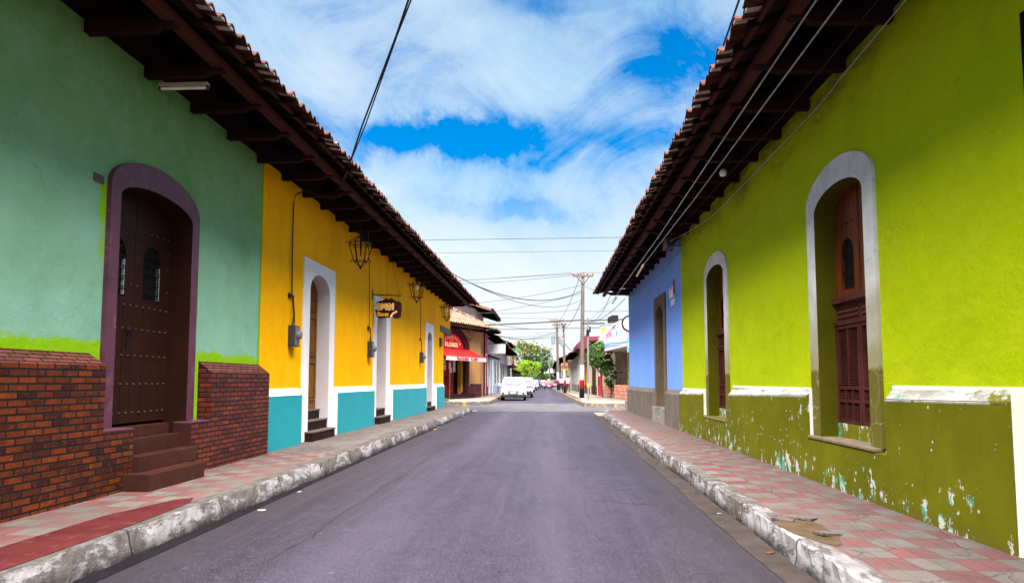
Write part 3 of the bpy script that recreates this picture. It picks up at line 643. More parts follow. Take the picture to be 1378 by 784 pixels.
# ------------------------------------------------------------------ LEFT: sea-green house
green = thing('green_house', 'sea green plastered house with maroon arched doorway and red brick base', 'house', (-6, 4, 0))
hg = Hole(7.20, 8.73, .2, 3.46, .20)
XW = -4.75
LJ = [9.75 + 1.05 * k for k in range(-8, 23)]
_, zw = roof(green, -1, XW, -3.40, 5.20, -6.0, 11.06, -9.0, 15, -3.86, 4.985, [y for y in LJ if -6 < y < 11.0], seed=3)
mb = MB(); facade(mb, XW, -6.0, 11.06, .15, zw - .02, [hg]); shell(mb, XW, -14.6, -6.0, 11.06, zw - .02, (True, False)); mb.build('wall', M['greenwall'], green)
df = MB(); inner = hg.outline(18, zb=.885); outer = Hole(7.03, 8.91, .885, 3.56, .40).outline(18, zb=.885); band(df, XW - .01, XW + .055, inner, outer)
fr = df.build('door_frame', M['purple'], green); df = MB(); reveal(df, XW + .055, -5.02, hg, sill=False); df.build('reveal', M['door_brown'], fr)
dk = MB(); arch_panel(dk, -5.35, -5.06, hg, zb=.8); dk.build('door_backing', M['dark'], green)
def green_leaf(y0, y1, gy0, gy1, handle):
    n = 18; prof = [(y0, .90), (y1, .90)] + [(y1 - (y1 - y0) * i / 8, hg.top(y1 - (y1 - y0) * i / 8) - .012) for i in range(9)]
    gh = Hole(gy0, gy1, 2.40, 2.88, .20)
    # leaf with an arched opening, as columns
    ys = sorted({y0, y1, *[gh.c - gh.h * math.cos(math.pi * i / 14) for i in range(15)], *[y0 + (y1 - y0) * i / 8 for i in range(9)]})
    mb = MB(); X0, X1 = -5.04, -4.99
    for a, b in zip(ys, ys[1:]):
        if b - a < 1e-5: continue
        ins = gy0 - 1e-6 <= a and b <= gy1 + 1e-6
        ta, tb = hg.top(a) - .012, hg.top(b) - .012
        if not ins: mb.quad((X1, a, .90), (X1, b, .90), (X1, b, tb), (X1, a, ta))
        else: mb.quad((X1, a, .90), (X1, b, .90), (X1, b, 2.40), (X1, a, 2.40)); mb.quad((X1, a, gh.top(a)), (X1, b, gh.top(b)), (X1, b, tb), (X1, a, ta))
    reveal(mb, X1, X0, gh)
    for y in (y0, y1): mb.quad((X1, y, .9), (X0, y, .9), (X0, y, hg.top(y) - .012), (X1, y, hg.top(y) - .012))
    for f in (.27, .52, .76): mb.box(X1 - .01, X1 + .006, y0 + (y1 - y0) * f - .005, y0 + (y1 - y0) * f + .005, .93, 2.30)
    st = mb
    for z in (1.02, 1.36, 1.70, 2.02, 2.30, 3.24):
        for k in range(6):
            y = y0 + .06 + (y1 - y0 - .12) * k / 5; st.lathe([(.016, 0), (.013, .010), (.005, .017)], (X1, y, z), 8, 1, axis='x')
    for z in (2.55, 2.85, 3.05):
        for y in (y0 + .06, y1 - .06): st.lathe([(.014, 0), (.011, .010), (.004, .015)], (X1, y, z), 8, 1, axis='x')
    lf = mb.build('door_leaf', [M['door_brown'], M['stud']], green)
    gr = MB(); k = 0
    while gy0 + .05 + .05 * k < gy1 - .02:
        y = gy0 + .05 + .05 * k; gr.tube([(-5.005, y, 2.41), (-5.005, y, gh.top(y) - .01)], .007, 5); k += 1
    for z in (2.50, 2.62, 2.74, 2.86, 2.97):
        for dz in (-.016, .016): gr.box(-5.0, -4.993, gy0, gy1, z + dz - .005, z + dz + .005)
        for q in range(5): gr.tube([(-4.992, gy0 + .03 + q * .07, z - .014), (-4.992, gy0 + .06 + q * .07, z + .014)], .005, 4)
    gr.build('grille', M['iron'], lf)
    bk = MB(); bk.quad((-5.033, gy0, 2.4), (-5.033, gy1, 2.4), (-5.033, gy1, 3.1), (-5.033, gy0, 3.1)); bk.build('pane', M['grille_back'], lf)
    ed = MB(); ed.box(-5.03, -4.994, gy1 - .028, gy1 - .012, 2.42, 2.84); ed.build('pane_edge', M['rail_grey'], lf)
    if handle:
        h = MB(); h.lathe([(.035, 0), (.03, .02), (.012, .028)], (X1, y1 - .10, 2.0), 10, axis='x'); h.tube([(X1 + .03, y1 - .10 + .035 * math.cos(t), 1.96 + .045 * math.sin(t)) for t in [i * math.pi / 6 for i in range(13)]], .008, 6)
        h.box(X1, X1 + .012, y1 - .12, y1 - .08, 1.80, 1.87); h.build('knocker', M['iron'], lf)
green_leaf(7.20, 7.955, 7.42, 7.79, True); green_leaf(7.965, 8.73, 8.14, 8.52, False)
# brick base: two bevelled blocks, each with a lower cheek beside the steps
XB = -4.56
bk = MB()
def brick_block(mb, y0, y1, zt, zb2, cap0, cap1):
    mb.box(-4.80, XB, y0, y1, .15, zt)
    mb.add([(XB, y0, zt), (XB, y1, zt), (-4.79, y1 - cap1, zb2), (-4.79, y0 + cap0, zb2), (-4.80, y0, zt), (-4.80, y1, zt)], [(0, 1, 2, 3), (0, 3, 4), (1, 5, 2), (3, 2, 5, 4)])
brick_block(bk, -6.0, 6.86, 1.555, 1.715, 0, 0)
bk.box(-4.80, XB, 6.86, 7.38, .15, .865)
bk.build('brick_base', M['brick'], green)
bk = MB(); brick_block(bk, 9.10, 11.05, 1.515, 1.70, 0, 0); bk.box(-4.80, XB, 8.62, 9.10, .15, .855); bk.build('brick_base', M['brick'], green)
cp = MB(); cp.box(-4.80, XB + .004, 6.862, 7.384, .865, .885); cp.build('cheek_capping', M['purple'], green, bevel=.006); cp = MB(); cp.box(-4.80, XB + .004, 8.60, 9.098, .855, .875); cp.build('cheek_capping', M['purple'], green, bevel=.006)
st = MB()
st.box(-5.06, -4.26, 7.22, 8.40, .19, .395)
st.box(-5.06, -4.485, 7.385, 8.62, .395, .565); st.box(-5.06, -4.70, 7.385, 8.62, .565, .735); st.box(-5.3, -4.86, 7.385, 8.62, .735, .865)
st.box(-4.80, -4.5585, 8.602, 8.615, .2, .853)
st.build('steps', M['step_brown'], green, bevel=.012)
pb = MB(); pb.box(XW, XW + .012, 6.80, 6.96, 3.50, 3.585); npl = pb.build('number_plate', M['purple'], green)
# EMEL's neighbour's house number is too worn to read: two pale dashes
for a_, b_ in ((6.83, 6.85), (6.88, 6.93)): nb = MB(); nb.box(XW + .012, XW + .014, a_, b_, 3.52, 3.565); nb.build('numeral', M['grey_box'], npl)

fl = thing('fluorescent_lamp', 'pale unlit tube lamp slung under the dark eaves of the sea green house', 'lamp', (-4.4, 7.85, 5.0))
b = MB(); b.box(-4.70, -4.09, 7.81, 7.89, 4.965, 5.005); b.build('housing', M['tube_lamp'], fl, bevel=.006)
b = MB(); b.lathe([(.016, -4.68), (.018, -4.66), (.018, -4.13), (.016, -4.11)], (0, 7.85, 4.943), 10, axis='x'); b.build('tube', M['glass_bulb'], fl)
for x, sx in ((-4.69, -4.6), (-4.10, -4.2)): b = MB(); b.box(x - .01, x + .01, 7.825, 7.875, 4.92, 4.975); b.build('end_cap', M['grey_box'], fl); b = MB(); b.tube([(sx, 7.85, 5.0), (sx, 7.85, 5.06)], .006, 5); b.build('hanger', M['grey_box'], fl)

# ------------------------------------------------------------------ LEFT: yellow house
yel = thing('yellow_house', 'bright yellow house with teal base, white door surrounds and long tiled eaves', 'house', (-6, 22, 0))
D = [Hole(13.36, 14.60, .22, 3.22, .37), Hole(18.78, 19.88, .22, 3.20, .34), Hole(26.85, 27.95, .22, 3.06, .30)]
corner = Hole(31.25, 33.28, .22, 3.62, 0)
_, zw = roof(yel, -1, XW, -3.40, 5.20, 11.06, 34.2, -9.0, 15, -3.86, 4.985, [y for y in LJ if 11.1 < y < 33.2], seed=4)
mb = MB(); facade(mb, XW, 11.06, 33.35, .15, zw - .02, D + [corner]); shell(mb, -6.0, -14.6, 11.06, 33.35, zw - .02, (False, True)); mb.quad((XW, 33.35, 3.62), (-6.0, 33.35, 3.62), (-6.0, 33.35, zw - .02), (XW, 33.35, zw - .02)); mb.quad((XW, 31.2, 3.62), (XW, 33.35, 3.62), (-6.0, 33.35, 3.62), (-6.0, 31.2, 3.62)); mb.quad((XW, 31.25, .2), (-6.0, 33.35, .2), (-6.0, 33.35, 3.62), (XW, 31.25, 3.62)); mb.build('wall', M['yellow'], yel)
tops = [3.83, 3.76, 3.70]; outs = [(.36, .36), (.33, .52), (.42, .40)]
for i, (h, t) in enumerate(zip(D, tops)):
    sr = MB(); wl, wr = outs[i]
    ring = rect_outer(h, .34, t); ring = [((h.y0 - wl + .0) if y < h.y0 - .335 else ((h.y1 + wr) if y > h.y1 + .335 else y), z) for y, z in ring]
    band(sr, XW - .01, XW + .028, h.outline(), ring); s_ = sr.build('door_surround', M['white'], yel)
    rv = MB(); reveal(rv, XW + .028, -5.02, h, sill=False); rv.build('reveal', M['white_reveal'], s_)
    zb = [.80, .62, .56][i]
    ld = MB(); arch_panel(ld, -5.30, -5.0, h, zb=zb)
    if i < 2:
        d_ = ld.build('door', M['wood_gold'], yel); pn = MB()
        for yy0, yy1 in ((h.y0 + .10, h.c - .05), (h.c + .05, h.y1 - .10)):
            for z0, z1 in ((zb + .18, zb + 1.0), (zb + 1.12, zb + 1.95), (zb + 2.07, 3.15)):
                for a, b_, c, e in ((yy0, yy1, z0, z0 + .03), (yy0, yy1, z1 - .03, z1), (yy0, yy0 + .03, z0 + .031, z1 - .031), (yy1 - .03, yy1, z0 + .031, z1 - .031)): pn.box(-5.0, -4.975, a, b_, c, e)
                pn.box(-5.0, -4.988, yy0 + .07, yy1 - .07, z0 + .07, z1 - .07)
        pn.box(-5.0, -4.97, h.c - .02, h.c + .02, zb, 3.45); pn.build('panels', M['wood_gold'], d_, bevel=.006)
    else: ld.build('door', M['riser'], yel)
    nst = [3, 2, 2][i]; stp = MB(); trd = MB(); rise = (zb - .21) / nst
    for k in range(nst):
        xf = -4.57 - .17 * k; y0 = h.y0 + (.0 if k else -.16); y1 = h.y1 + (.0 if k else .03)
        if xf < XW: y0, y1 = h.y0 + .002, h.y1 - .002
        z0, z1 = .2 + rise * k, .21 + rise * (k + 1)
        stp.box(-5.1, xf, y0, y1, z0, z1 - .03); trd.box(-5.1, xf + .018, y0 - (.012 if not k else 0), y1 + (.012 if not k else 0), z1 - .03, z1)
    so_ = stp.build('steps', M['riser'], yel); trd.build('tread', M['tread'], so_, bevel=.006)
def wains(parent, y0, y1, b0, b1, Xf, Xb, zt, zcap, body, trim, z0=.15):
    """panelled base: flat front and white bevels on top and on the ends"""
    mb = MB(); mb.quad((Xf, y0 + b0, z0), (Xf, y1 - b1, z0), (Xf, y1 - b1, zt), (Xf, y0 + b0, zt)); p = mb.build('wainscot', body, parent)
    t = MB(); t.quad((Xf, y0 + b0, zt), (Xf, y1 - b1, zt), (Xb, y1, zcap), (Xb, y0, zcap))
    t.quad((Xf, y0 + b0, z0), (Xf, y0 + b0, zt), (Xb, y0, zcap), (Xb, y0, z0)); t.quad((Xf, y1 - b1, z0), (Xf, y1 - b1, zt), (Xb, y1, zcap), (Xb, y1, z0))
    t.build('bevel', trim, p)
wains(yel, 11.06, 12.90, .0, .07, -4.65, XW - .005, 1.135, 1.27, M['teal'], M['white'])
wains(yel, 14.84, 18.44, .20, .12, -4.65, XW - .005, 1.135, 1.27, M['teal'], M['white'])
wains(yel, 20.24, 26.5, .28, .12, -4.65, XW - .005, 1.14, 1.275, M['teal'], M['white'])
wains(yel, 28.30, 31.10, .45, .12, -4.65, XW - .005, 1.15, 1.28, M['teal'], M['white'])
cd = MB(); cf = lambda u, v, w_: (XW - .512 * u + .859 * w_, 31.25 + .859 * u + .512 * w_, v)
cd.prism([(.12, .4), (1.3, .4), (1.3, 3.4), (.12, 3.4)], cf, .01, .07); cd.build('corner_door', M['door_brown'], yel)
li = MB(); li.box(-5.0, XW + .05, 30.2, 33.42, 3.60, 3.88); li.build('lintel', M['lintel'], yel, bevel=.02)
cb = MB(); cb.box(-5.6, -4.72, 32.2, 33.3, .2, .40); cb.box(-5.3, -4.85, 33.3, 33.75, .2, .52); cb.build('corner_step', M['step_white'], yel, bevel=.01)
ub = MB(); ub.box(XW, XW + .10, 29.95, 30.35, 2.92, 3.30); ub.build('utility_box', M['grey_box'], yel, bevel=.01)

# electric meters on the yellow wall
def meter(y, z0, z1, zc, label, k):
    t = thing('electric_meter', label, 'meter', (XW, y, z0), group='electric meters on the yellow wall')
    b = MB(); b.box(XW + .002, XW + .13, y - .13, y + .13, z0, z1); bx = b.build('meter_box', M['grey_box'], t, bevel=.012)
    d = MB(); d.lathe([(.085, .13), (.085, .165), (.075, .20), (.05, .215)], (XW, y, (z0 + z1) / 2 + .02), 14, axis='x'); d.build('dial', M['grey_lt'], bx)
    f = MB(); f.box(XW + .13, XW + .136, y - .11, y + .11, z0 + .02, z1 - .02); f.build('cover', M['grey_lt'], bx)
    c = MB(); c.tube([(XW + .05, y - .03, z1), (XW + .06, y - .02, z1 + .18), (XW + .04, y - .05, zc)], .012, 6); c.tube([(XW + .05, y + .05, z1), (XW + .06, y + .02, z1 + .2), (XW + .045, y - .02, zc)], .009, 6); c.build('conduit', M['cable'], t)
    a = MB(); a.box(XW, XW + .05, y - .16, y + .04, zc - .01, zc + .012); a.box(XW, XW + .04, y - .17, y - .13, zc - .05, zc + .04); a.build('wall_bracket', M['iron'], t)
meter(12.42, 2.03, 2.42, 2.97, 'grey electric meter between the brick base and the first yellow house doorway', 0)
meter(17.98, 2.03, 2.44, 2.80, 'grey electric meter below the hanging shoe sign', 1)
meter(25.42, 2.07, 2.46, 2.95, 'grey electric meter left of the farthest white door surround', 2)

# iron lanterns hanging under the eaves
def lantern(x, y, zt, zb, ztop, lit, label, group='iron lanterns hanging from the eaves'):
    t = thing('lantern', label, 'lantern', (x, y, ztop), group=group); h = zt - zb; n = 6; r0, r1, r2 = .21, .265, .15
    zu, zl = zt - h * .26, zb + h * .20; P = lambda r_, z, k: (x + r_ * math.cos(2 * math.pi * k / n + .3), y + r_ * math.sin(2 * math.pi * k / n + .3), z)
    c = MB()
    for k in range(n):
        c.tube([P(r1, zu, k), P(r2, zl, k)], .011, 5); c.tube([P(r1, zu, k), P(r1, zu, k + 1)], .010, 5); c.tube([P(r2, zl, k), P(r2, zl, k + 1)], .010, 5)
        c.tube([P(r1 * .95, zu - .05, k), P(r1 * .95, zu - .05, k + 1)], .006, 4)
        c.tube([P(r1, zu, k), P(r1 * .75, zu + h * .10, k), P(.06, zu + h * .20, k), P(.012, zt - .02, k)], .008, 5)
        c.tube([P(r2, zl, k), P(r2 * .55, zl - h * .10, k), P(.012, zb + .03, k)], .008, 5)
        for r_, z in ((r1, zu), (r2, zl)):                                  # small scrolls at the corners
            q = P(r_, z, k); d = Vector((math.cos(2 * math.pi * k / n + .3), math.sin(2 * math.pi * k / n + .3), 0))
            c.tube([Vector(q) + d * (.035 - .035 * math.cos(s)) + Vector((0, 0, .035 * math.sin(s))) for s in [i * .9 for i in range(6)]], .007, 4)
    c.build('cage', M['iron'], t)
    f = MB(); f.lathe([(.008, zb - .03), (.035, zb - .01), (.02, zb + .02), (.045, zb + .035), (.01, zb + .06)], (x, y, 0), 8); f.build('finial', M['iron'], t)
    g = MB(); g.tube([(x, y, zt - .03), (x, y, ztop)], .009, 5); g.lathe([(.03, zt - .03), (.05, zt - .02), (.015, zt + .02)], (x, y, 0), 8); g.build('hanger', M['iron'], t)
    s = MB(); s.tube([(x, y, zt - .02), (x, y, zu - .02)], .022, 8); so_ = s.build('socket', M['iron'], t)
    b = MB()
    if lit: b.lathe([(.02, zu - .02), (.05, zu - .07), (.062, zu - .12), (.045, zu - .17), (.012, zu - .19)], (x, y, 0), 12); b.build('bulb', M['glass_bulb'], so_, smooth=True)
    else: b.lathe([(.022, zu - .02), (.022, zu - .10), (.01, zu - .30)], (x, y, 0), 8); b.build('lamp_holder', M['iron'], so_)
lantern(-4.2, 15.1, 4.70, 3.94, 5.0, False, 'black iron lantern without a bulb nearest the brick base')
lantern(-4.2, 21.8, 4.72, 3.93, 5.0, True, 'black iron lantern with a white bulb right of the shoe sign')
lantern(-4.2, 28.4, 4.70, 3.90, 5.0, True, 'black iron lantern above the last arched doorway of the yellow house')

# shoe shop sign on its bracket
sg = thing('shop_sign', 'dark scalloped shoe shop sign with gold letters hanging over the second yellow house door', 'sign', (-4.7, 18.3, 3.1))
b = MB(); b.tube([(XW, 18.3, 3.745), (-3.955, 18.3, 3.705)], .016, 6); b.box(XW, XW + .02, 18.27, 18.33, 3.62, 3.86); b.build('bracket', M['iron'], sg)
sx0, sx1, sz0 = -4.655, -3.93, 3.07
SW = sx1 - sx0; Fs = lambda u, v, w_: (sx0 + u * SW, 18.3 - w_, sz0 + v * SW)
def scallop():
    top = [(0.02, .60), (.10, .66), (.22, .68), (.33, .735), (.40, .79), (.44, .77), (.5, .725), (.56, .77), (.60, .79), (.68, .74), (.78, .68), (.90, .66), (.98, .60)]
    right = [(1.0, .50), (.985, .38), (1.01, .33), (.985, .28), (.98, .16), (.96, .07)]
    bot = [(.88, .02), (.76, .02), (.62, .06), (.5, .05), (.38, .05), (.24, .03), (.10, .05)]
    left = [(.03, .10), (.02, .28), (-.01, .33), (.02, .38), (0.0, .50)]
    return top + right + bot + left
b = MB(); b.prism(scallop(), Fs, 0, .035); board = b.build('board', M['sign_brown'], sg)
E_ = lambda x: [(x, .465), (x + .145, .50)] ; k = .0
def e_glyph(x): return arc(x + .09, .46, .078, .105, 350, 62, 14)[::-1][:0] + [(x + .03, .435), (x + .165, .475)] + arc(x + .09, .46, .08, .11, 15, 318, 14)
glyphs = [e_glyph(.035), [(.245, .36), (.265, .57), (.325, .43), (.39, .57), (.405, .36)], e_glyph(.43), [(.675, .57), (.665, .36)]]
for nm, wd, w1, mt in (('letter_outlines', .066, .042, 'sign_cream'), ('letters', .036, .046, 'sign_gold')):
    b = MB()
    for i, g in enumerate(glyphs): stroke(b, g, wd, Fs, .03, w1 + i * .0006)
    b.build(nm, M[mt], board)
b = text_mb('Shoes', .215, lambda u, v, w_: Fs(u * .86 + .285, v + .115, .036 + w_), .006, .012); b.build('lettering', M['sign_gold'], board)
b = MB(); stroke(b, [(.60, .10), (.66, .19), (.80, .275)], .07, Fs, .03, .042); stroke(b, [(.60, .10), (.63, .09)], .05, Fs, .03, .0435); b.build('shoe_emblem', M['sign_cream'], board)
b = MB(); stroke(b, [(.64, .155), (.77, .25)], .026, Fs, .03, .047); b.build('shoe_emblem_fill', M['sign_gold'], board)
b = MB(); b.tube([(-4.53, 18.3, 3.735), (-4.53, 18.3, 3.53)], .004, 4); b.tube([(-4.03, 18.3, 3.71), (-4.03, 18.3, 3.50)], .004, 4)
b.tube([(-4.0, 18.3, 3.71), (-4.1, 17.2, 5.0)], .004, 4); b.tube([(-4.35, 18.3, 3.73), (-4.35, 18.3, 4.99)], .004, 4); b.build('chain', M['iron'], sg)

def cable(name_label, pts, r=.012, mat_='cable', group=None, n=5):
    b = MB(); b.tube(pts, r, n); o = b.build('cable', M[mat_]); return tag(o, name_label, 'cable', group)
cable('black service cable looping from the first meter up to the eaves of the yellow house',
      [(XW + .03, 12.37, 2.97), (XW + .03, 12.33, 3.8), (XW + .03, 12.34, 4.7), (XW + .05, 12.38, 4.88), (XW + .18, 12.5, 4.99), (-4.35, 12.75, 4.96), (-4.12, 12.85, 4.9), (-3.92, 12.75, 5.0)], .013)
cable('thin cable from the second meter up behind the nearest lantern', [(XW + .03, 17.93, 2.8), (XW + .03, 17.9, 3.6), (XW + .03, 17.85, 4.2), (-4.5, 16.9, 4.85), (-4.3, 16.1, 4.98)], .009)
cable('thin cable from the third meter up to the middle lantern', [(XW + .03, 25.37, 2.95), (XW + .03, 25.3, 3.8), (XW + .03, 25.25, 4.3), (-4.5, 24.5, 4.9), (-4.3, 24.0, 4.99)], .010)

# ------------------------------------------------------------------ RIGHT: lime house
lime = thing('lime_house', 'lime green house with olive flaking base and two tall shuttered windows', 'house', (5, 10, 0))
XR, XRW = 3.3, 3.2
RJ = [14.78 + 1.04 * k for k in range(-19, 13)]
wins = [Hole(7.13, 8.40, .735, 3.40, .23), Hole(12.74, 14.05, .69, 3.42, .22)]
gate = Hole(1.6, 4.76, .2, 3.95, 0)
_, zw = roof(lime, 1, XR, 1.93, 5.0, -6.0, 16.85, 7.6, 15, 2.385, 4.80, [y for y in RJ if -6 < y < 16.8], seed=5)
mb = MB(); facade(mb, XR, -6.0, 16.85, .15, zw - .02, wins + [gate]); shell(mb, XR, 13.2, -6.0, 16.85, zw - .02, (True, False)); mb.build('wall', M['lime'], lime)
mb = MB(); reveal(mb, XR, 3.75, gate, sill=False); mb.quad((3.74, 1.6, .2), (3.74, 4.76, .2), (3.74, 4.76, 3.95), (3.74, 1.6, 3.95)); mb.build('gate', M['door_brown'], lime)
def shutter_window(h, y0o, y1o, zpk, i):
    w_ = MB(); n = 18; inner = h.outline(n); o = Hole(y0o, y1o, h.zb, 3.50, zpk - 3.50); band(w_, XR + .01, XR - .035, inner, o.outline(n)); sr = w_.build('window_surround', M['winframe'], lime)
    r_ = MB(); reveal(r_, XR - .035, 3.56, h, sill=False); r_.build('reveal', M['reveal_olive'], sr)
    XL = 3.50
    s_ = MB(); s_.box(XRW - .012, 3.56, y0o + .02, y1o - .02, h.zb - .03, h.zb + .004); s_.build('sill', M['sill_dirty'], sr, bevel=.008)
    p_ = MB(); p_.box(XL - .03, XL + .10, h.y0, h.y1, h.zb, h.zb + .17); p_.build('sill_upstand', M['sillchip'], sr)
    zb = h.zb + .17; zm = 2.36
    up = MB(); ys = [h.y0 + (h.y1 - h.y0) * k / 24 for k in range(25)]
    gh = [Hole(h.y0 + .17, h.c - .13, zm + .10, zm + .50, .20), Hole(h.c + .13, h.y1 - .17, zm + .10, zm + .50, .20)]
    yy = sorted(set(ys) | {g.c - g.h * math.cos(math.pi * k / 14) for g in gh for k in range(15)})
    for a, b in zip(yy, yy[1:]):
        if b - a < 1e-5: continue
        g = next((g for g in gh if g.y0 - 1e-6 <= a and b <= g.y1 + 1e-6), None)
        if g is None: up.quad((XL, a, zm), (XL, b, zm), (XL, b, h.top(b)), (XL, a, h.top(a)))
        else: up.quad((XL, a, zm), (XL, b, zm), (XL, b, g.zb), (XL, a, g.zb)); up.quad((XL, a, g.top(a)), (XL, b, g.top(b)), (XL, b, h.top(b)), (XL, a, h.top(a)))
    for g in gh: reveal(up, XL, XL + .05, g)
    for k in (1, 2, 4, 5):
        y = h.y0 + (h.y1 - h.y0) * k / 6; up.box(XL - .005, XL, y - .006, y + .006, zm + .80, h.top(y) - .02)
    up.box(XL - .012, XL, h.c - .02, h.c + .02, zm, h.top(h.c) - .01)
    u = up.build('upper_shutter', M['wood_red'], lime)
    gr = MB()
    for g in gh:
        k = 1
        while g.y0 + .055 * k < g.y1 - .02: gr.tube([(XL + .02, g.y0 + .055 * k, g.zb), (XL + .02, g.y0 + .055 * k, g.top(g.y0 + .055 * k))], .007, 5); k += 1
        for z in (g.zb + .16, g.zb + .40): gr.box(XL + .008, XL + .016, g.y0, g.y1, z, z + .014); gr.box(XL + .008, XL + .016, g.y0, g.y1, z + .04, z + .054)
    gr.build('grille', M['iron'], u)
    b_ = MB(); b_.quad((XL + .055, h.y0, zm), (XL + .055, h.y1, zm), (XL + .055, h.y1, h.zs + .2), (XL + .055, h.y0, h.zs + .2)); b_.build('pane', M['grille_back'], u)
    st = MB()
    for k in range(9): st.lathe([(.013, 0), (.010, -.008), (.003, -.013)], (XL, h.y0 + .09 + k * (h.y1 - h.y0 - .18) / 8, zm + .87), 7, axis='x')
    st.build('studs', M['iron'], u)
    # lower half: carved rail, tall louvres, short louvres, short louvres
    lo = MB(); XS = XL - .03
    def frame(y0, y1, z0, z1, t=.045):
        lo.box(XS, XL + .05, y0, y0 + t, z0, z1); lo.box(XS, XL + .05, y1 - t, y1, z0, z1); lo.box(XS + .001, XL + .05, y0 + t, y1 - t, z0, z0 + t); lo.box(XS + .001, XL + .05, y0 + t, y1 - t, z1 - t, z1)
    lo.box(XS - .03, XL + .05, h.y0, h.y1, zm - .05, zm + .02)
    lo.box(XS - .012, XL + .05, h.y0, h.y1, 2.05, 2.10)
    for a, b in ((h.y0, h.c - .01), (h.c + .01, h.y1)): frame(a, b, zb + .001, 2.05)
    l = lo.build('lower_shutter', M['wood_louvre'], lime, bevel=.004)
    cr = MB(); cr.box(XL - .005, XL + .045, h.y0, h.y1, 2.10, zm - .05)
    for a, b in ((h.y0 + .06, h.c - .05), (h.c + .05, h.y1 - .06)):
        for k in range(11):
            y = a + (b - a) * (k + .5) / 11
            for z in (2.145, 2.205, 2.265): cr.lathe([(.019, -.0), (.019, -.012), (.010, -.02)], (XL - .005, y, z), 7, axis='x')
    cr.build('carved_rail', M['wood_louvre'], l)
    lv = MB(); dk_ = MB(); dk_.quad((XL + .045, h.y0, zb), (XL + .045, h.y1, zb), (XL + .045, h.y1, 2.06), (XL + .045, h.y0, 2.06))
    for a, b in ((h.y0, h.c - .01), (h.c + .01, h.y1)):
        for z0, z1, cols in ((1.345, 2.005, 2), (.045 + zb + .245, 1.30, 3), (zb + .045, zb + .245, 3)):
            if cols == 3: lo2 = None
            a0, b0 = a + .045, b - .045; cw = (b0 - a0) / cols
            for c in range(cols):
                ya, yb_ = a0 + cw * c + .013, a0 + cw * (c + 1) - .013; z = z0 + .01
                while z < z1 - .02:
                    dy = rnd.uniform(-.003, .003)
                    lv.add([(XL - .012, ya, z + dy), (XL - .012, yb_, z - dy), (XL + .03, yb_, z + .026), (XL + .03, ya, z + .026), (XL - .012, ya, z + dy + .006), (XL - .012, yb_, z - dy + .006), (XL + .03, yb_, z + .032), (XL + .03, ya, z + .032)],
                           [(0, 3, 2, 1), (4, 5, 6, 7), (0, 1, 5, 4), (1, 2, 6, 5), (2, 3, 7, 6), (3, 0, 4, 7)]); z += .027
            for c in range(1, cols): lv.box(XS + .006, XL + .04, a0 + cw * c - .013, a0 + cw * c + .013, z0, z1)
            lv.box(XS + .003, XL + .04, a0, b0, z1, z1 + .04)
    lv.build('louvres', M['wood_louvre'], l); dk_.build('louvre_backing', M['grille_back'], l)
shutter_window(wins[0], 6.90, 8.65, 3.91, 0); shutter_window(wins[1], 12.52, 14.27, 3.89, 1)
# olive base: low plinth running through, taller bevelled blocks between the windows
pl = MB(); pl.box(XRW, 3.34, 4.935, 16.84, .15, .70); base = pl.build('wainscot', M['olive'], lime)
def olive_block(y0, y1, za, zb_, b0, b1):
    b = MB(); b.quad((XRW, y0 + b0, .70), (XRW, y1 - b1, .70), (XRW, y1 - b1, zb_), (XRW, y0 + b0, za))
    b.quad((XRW, y0 + b0, .70), (XRW, y0 + b0, za), (XR - .004, y0, za + .07), (XR - .004, y0, .70)); b.quad((XRW, y1 - b1, .70), (XRW, y1 - b1, zb_), (XR - .004, y1 - b1 * .1, zb_ + .07), (XR - .004, y1 - b1 * .1, .70))
    b.build('wainscot_block', M['olive'], lime)
    t = MB(); t.quad((XRW - .004, y0 + b0, za - .012), (XRW - .004, y1 - b1, zb_ - .012), (XR - .006, y1, zb_ + .085), (XR - .006, y0, za + .085))
    t.quad((XRW - .004, y0 + b0, za - .012), (XRW - .004, y1 - b1, zb_ - .012), (XRW + .001, y1 - b1, zb_ - .03), (XRW + .001, y0 + b0, za - .03)); t.build('ledge', M['ledge'], base)
olive_block(4.93, 6.72, 1.255, 1.23, .0, .03); olive_block(8.64, 12.34, 1.225, 1.165, .0, .03); olive_block(14.36, 16.84, 1.13, 1.095, .0, .0)
# white painted strips beside the blocks
for q in ((XRW + .012, XR + .002, 4.916, 4.928, .2, 1.335), (XRW + .03, XR - .002, 8.630, 8.642, .735, 1.30), (XRW + .03, XR - .002, 14.350, 14.362, .70, 1.21), (XR - .009, XR + .002, 4.762, 6.72, 1.318, 1.355), (XR - .009, XR + .002, 8.66, 12.34, 1.275, 1.315), (XR - .009, XR + .002, 14.37, 16.84, 1.19, 1.225)): ws = MB(); ws.box(*q); ws.build('white_band', M['white'], base)

# ------------------------------------------------------------------ RIGHT: blue house
blue = thing('blue_house', 'periwinkle blue corner house with bare concrete base and stone framed doorway', 'house', (5, 22, 0))
hb = Hole(19.32, 20.62, .2, 3.22, .33)
_, zw = roof(blue, 1, XR, 1.93, 5.0, 16.85, 28.5, 7.6, 15, 2.385, 4.80, [y for y in RJ if 16.9 < y < 28], seed=6)
mb = MB(); facade(mb, XR, 16.85, 27.6, .15, zw - .02, [hb]); shell(mb, XR, 13.2, 16.85, 27.6, zw - .02, (False, True)); mb.build('wall', M['blue'], blue)
f = MB(); band(f, XR + .01, XR - .04, hb.outline(zb=.65), rect_outer(hb, .32, 3.86, zb=.65)); reveal(f, XR - .04, 3.62, hb, sill=False); f.build('door_frame', M['stone_frame'], blue)
d = MB(); arch_panel(d, 3.60, 3.75, hb, zb=.62); dd = d.build('door', M['stone_frame'], blue)
p_ = MB()
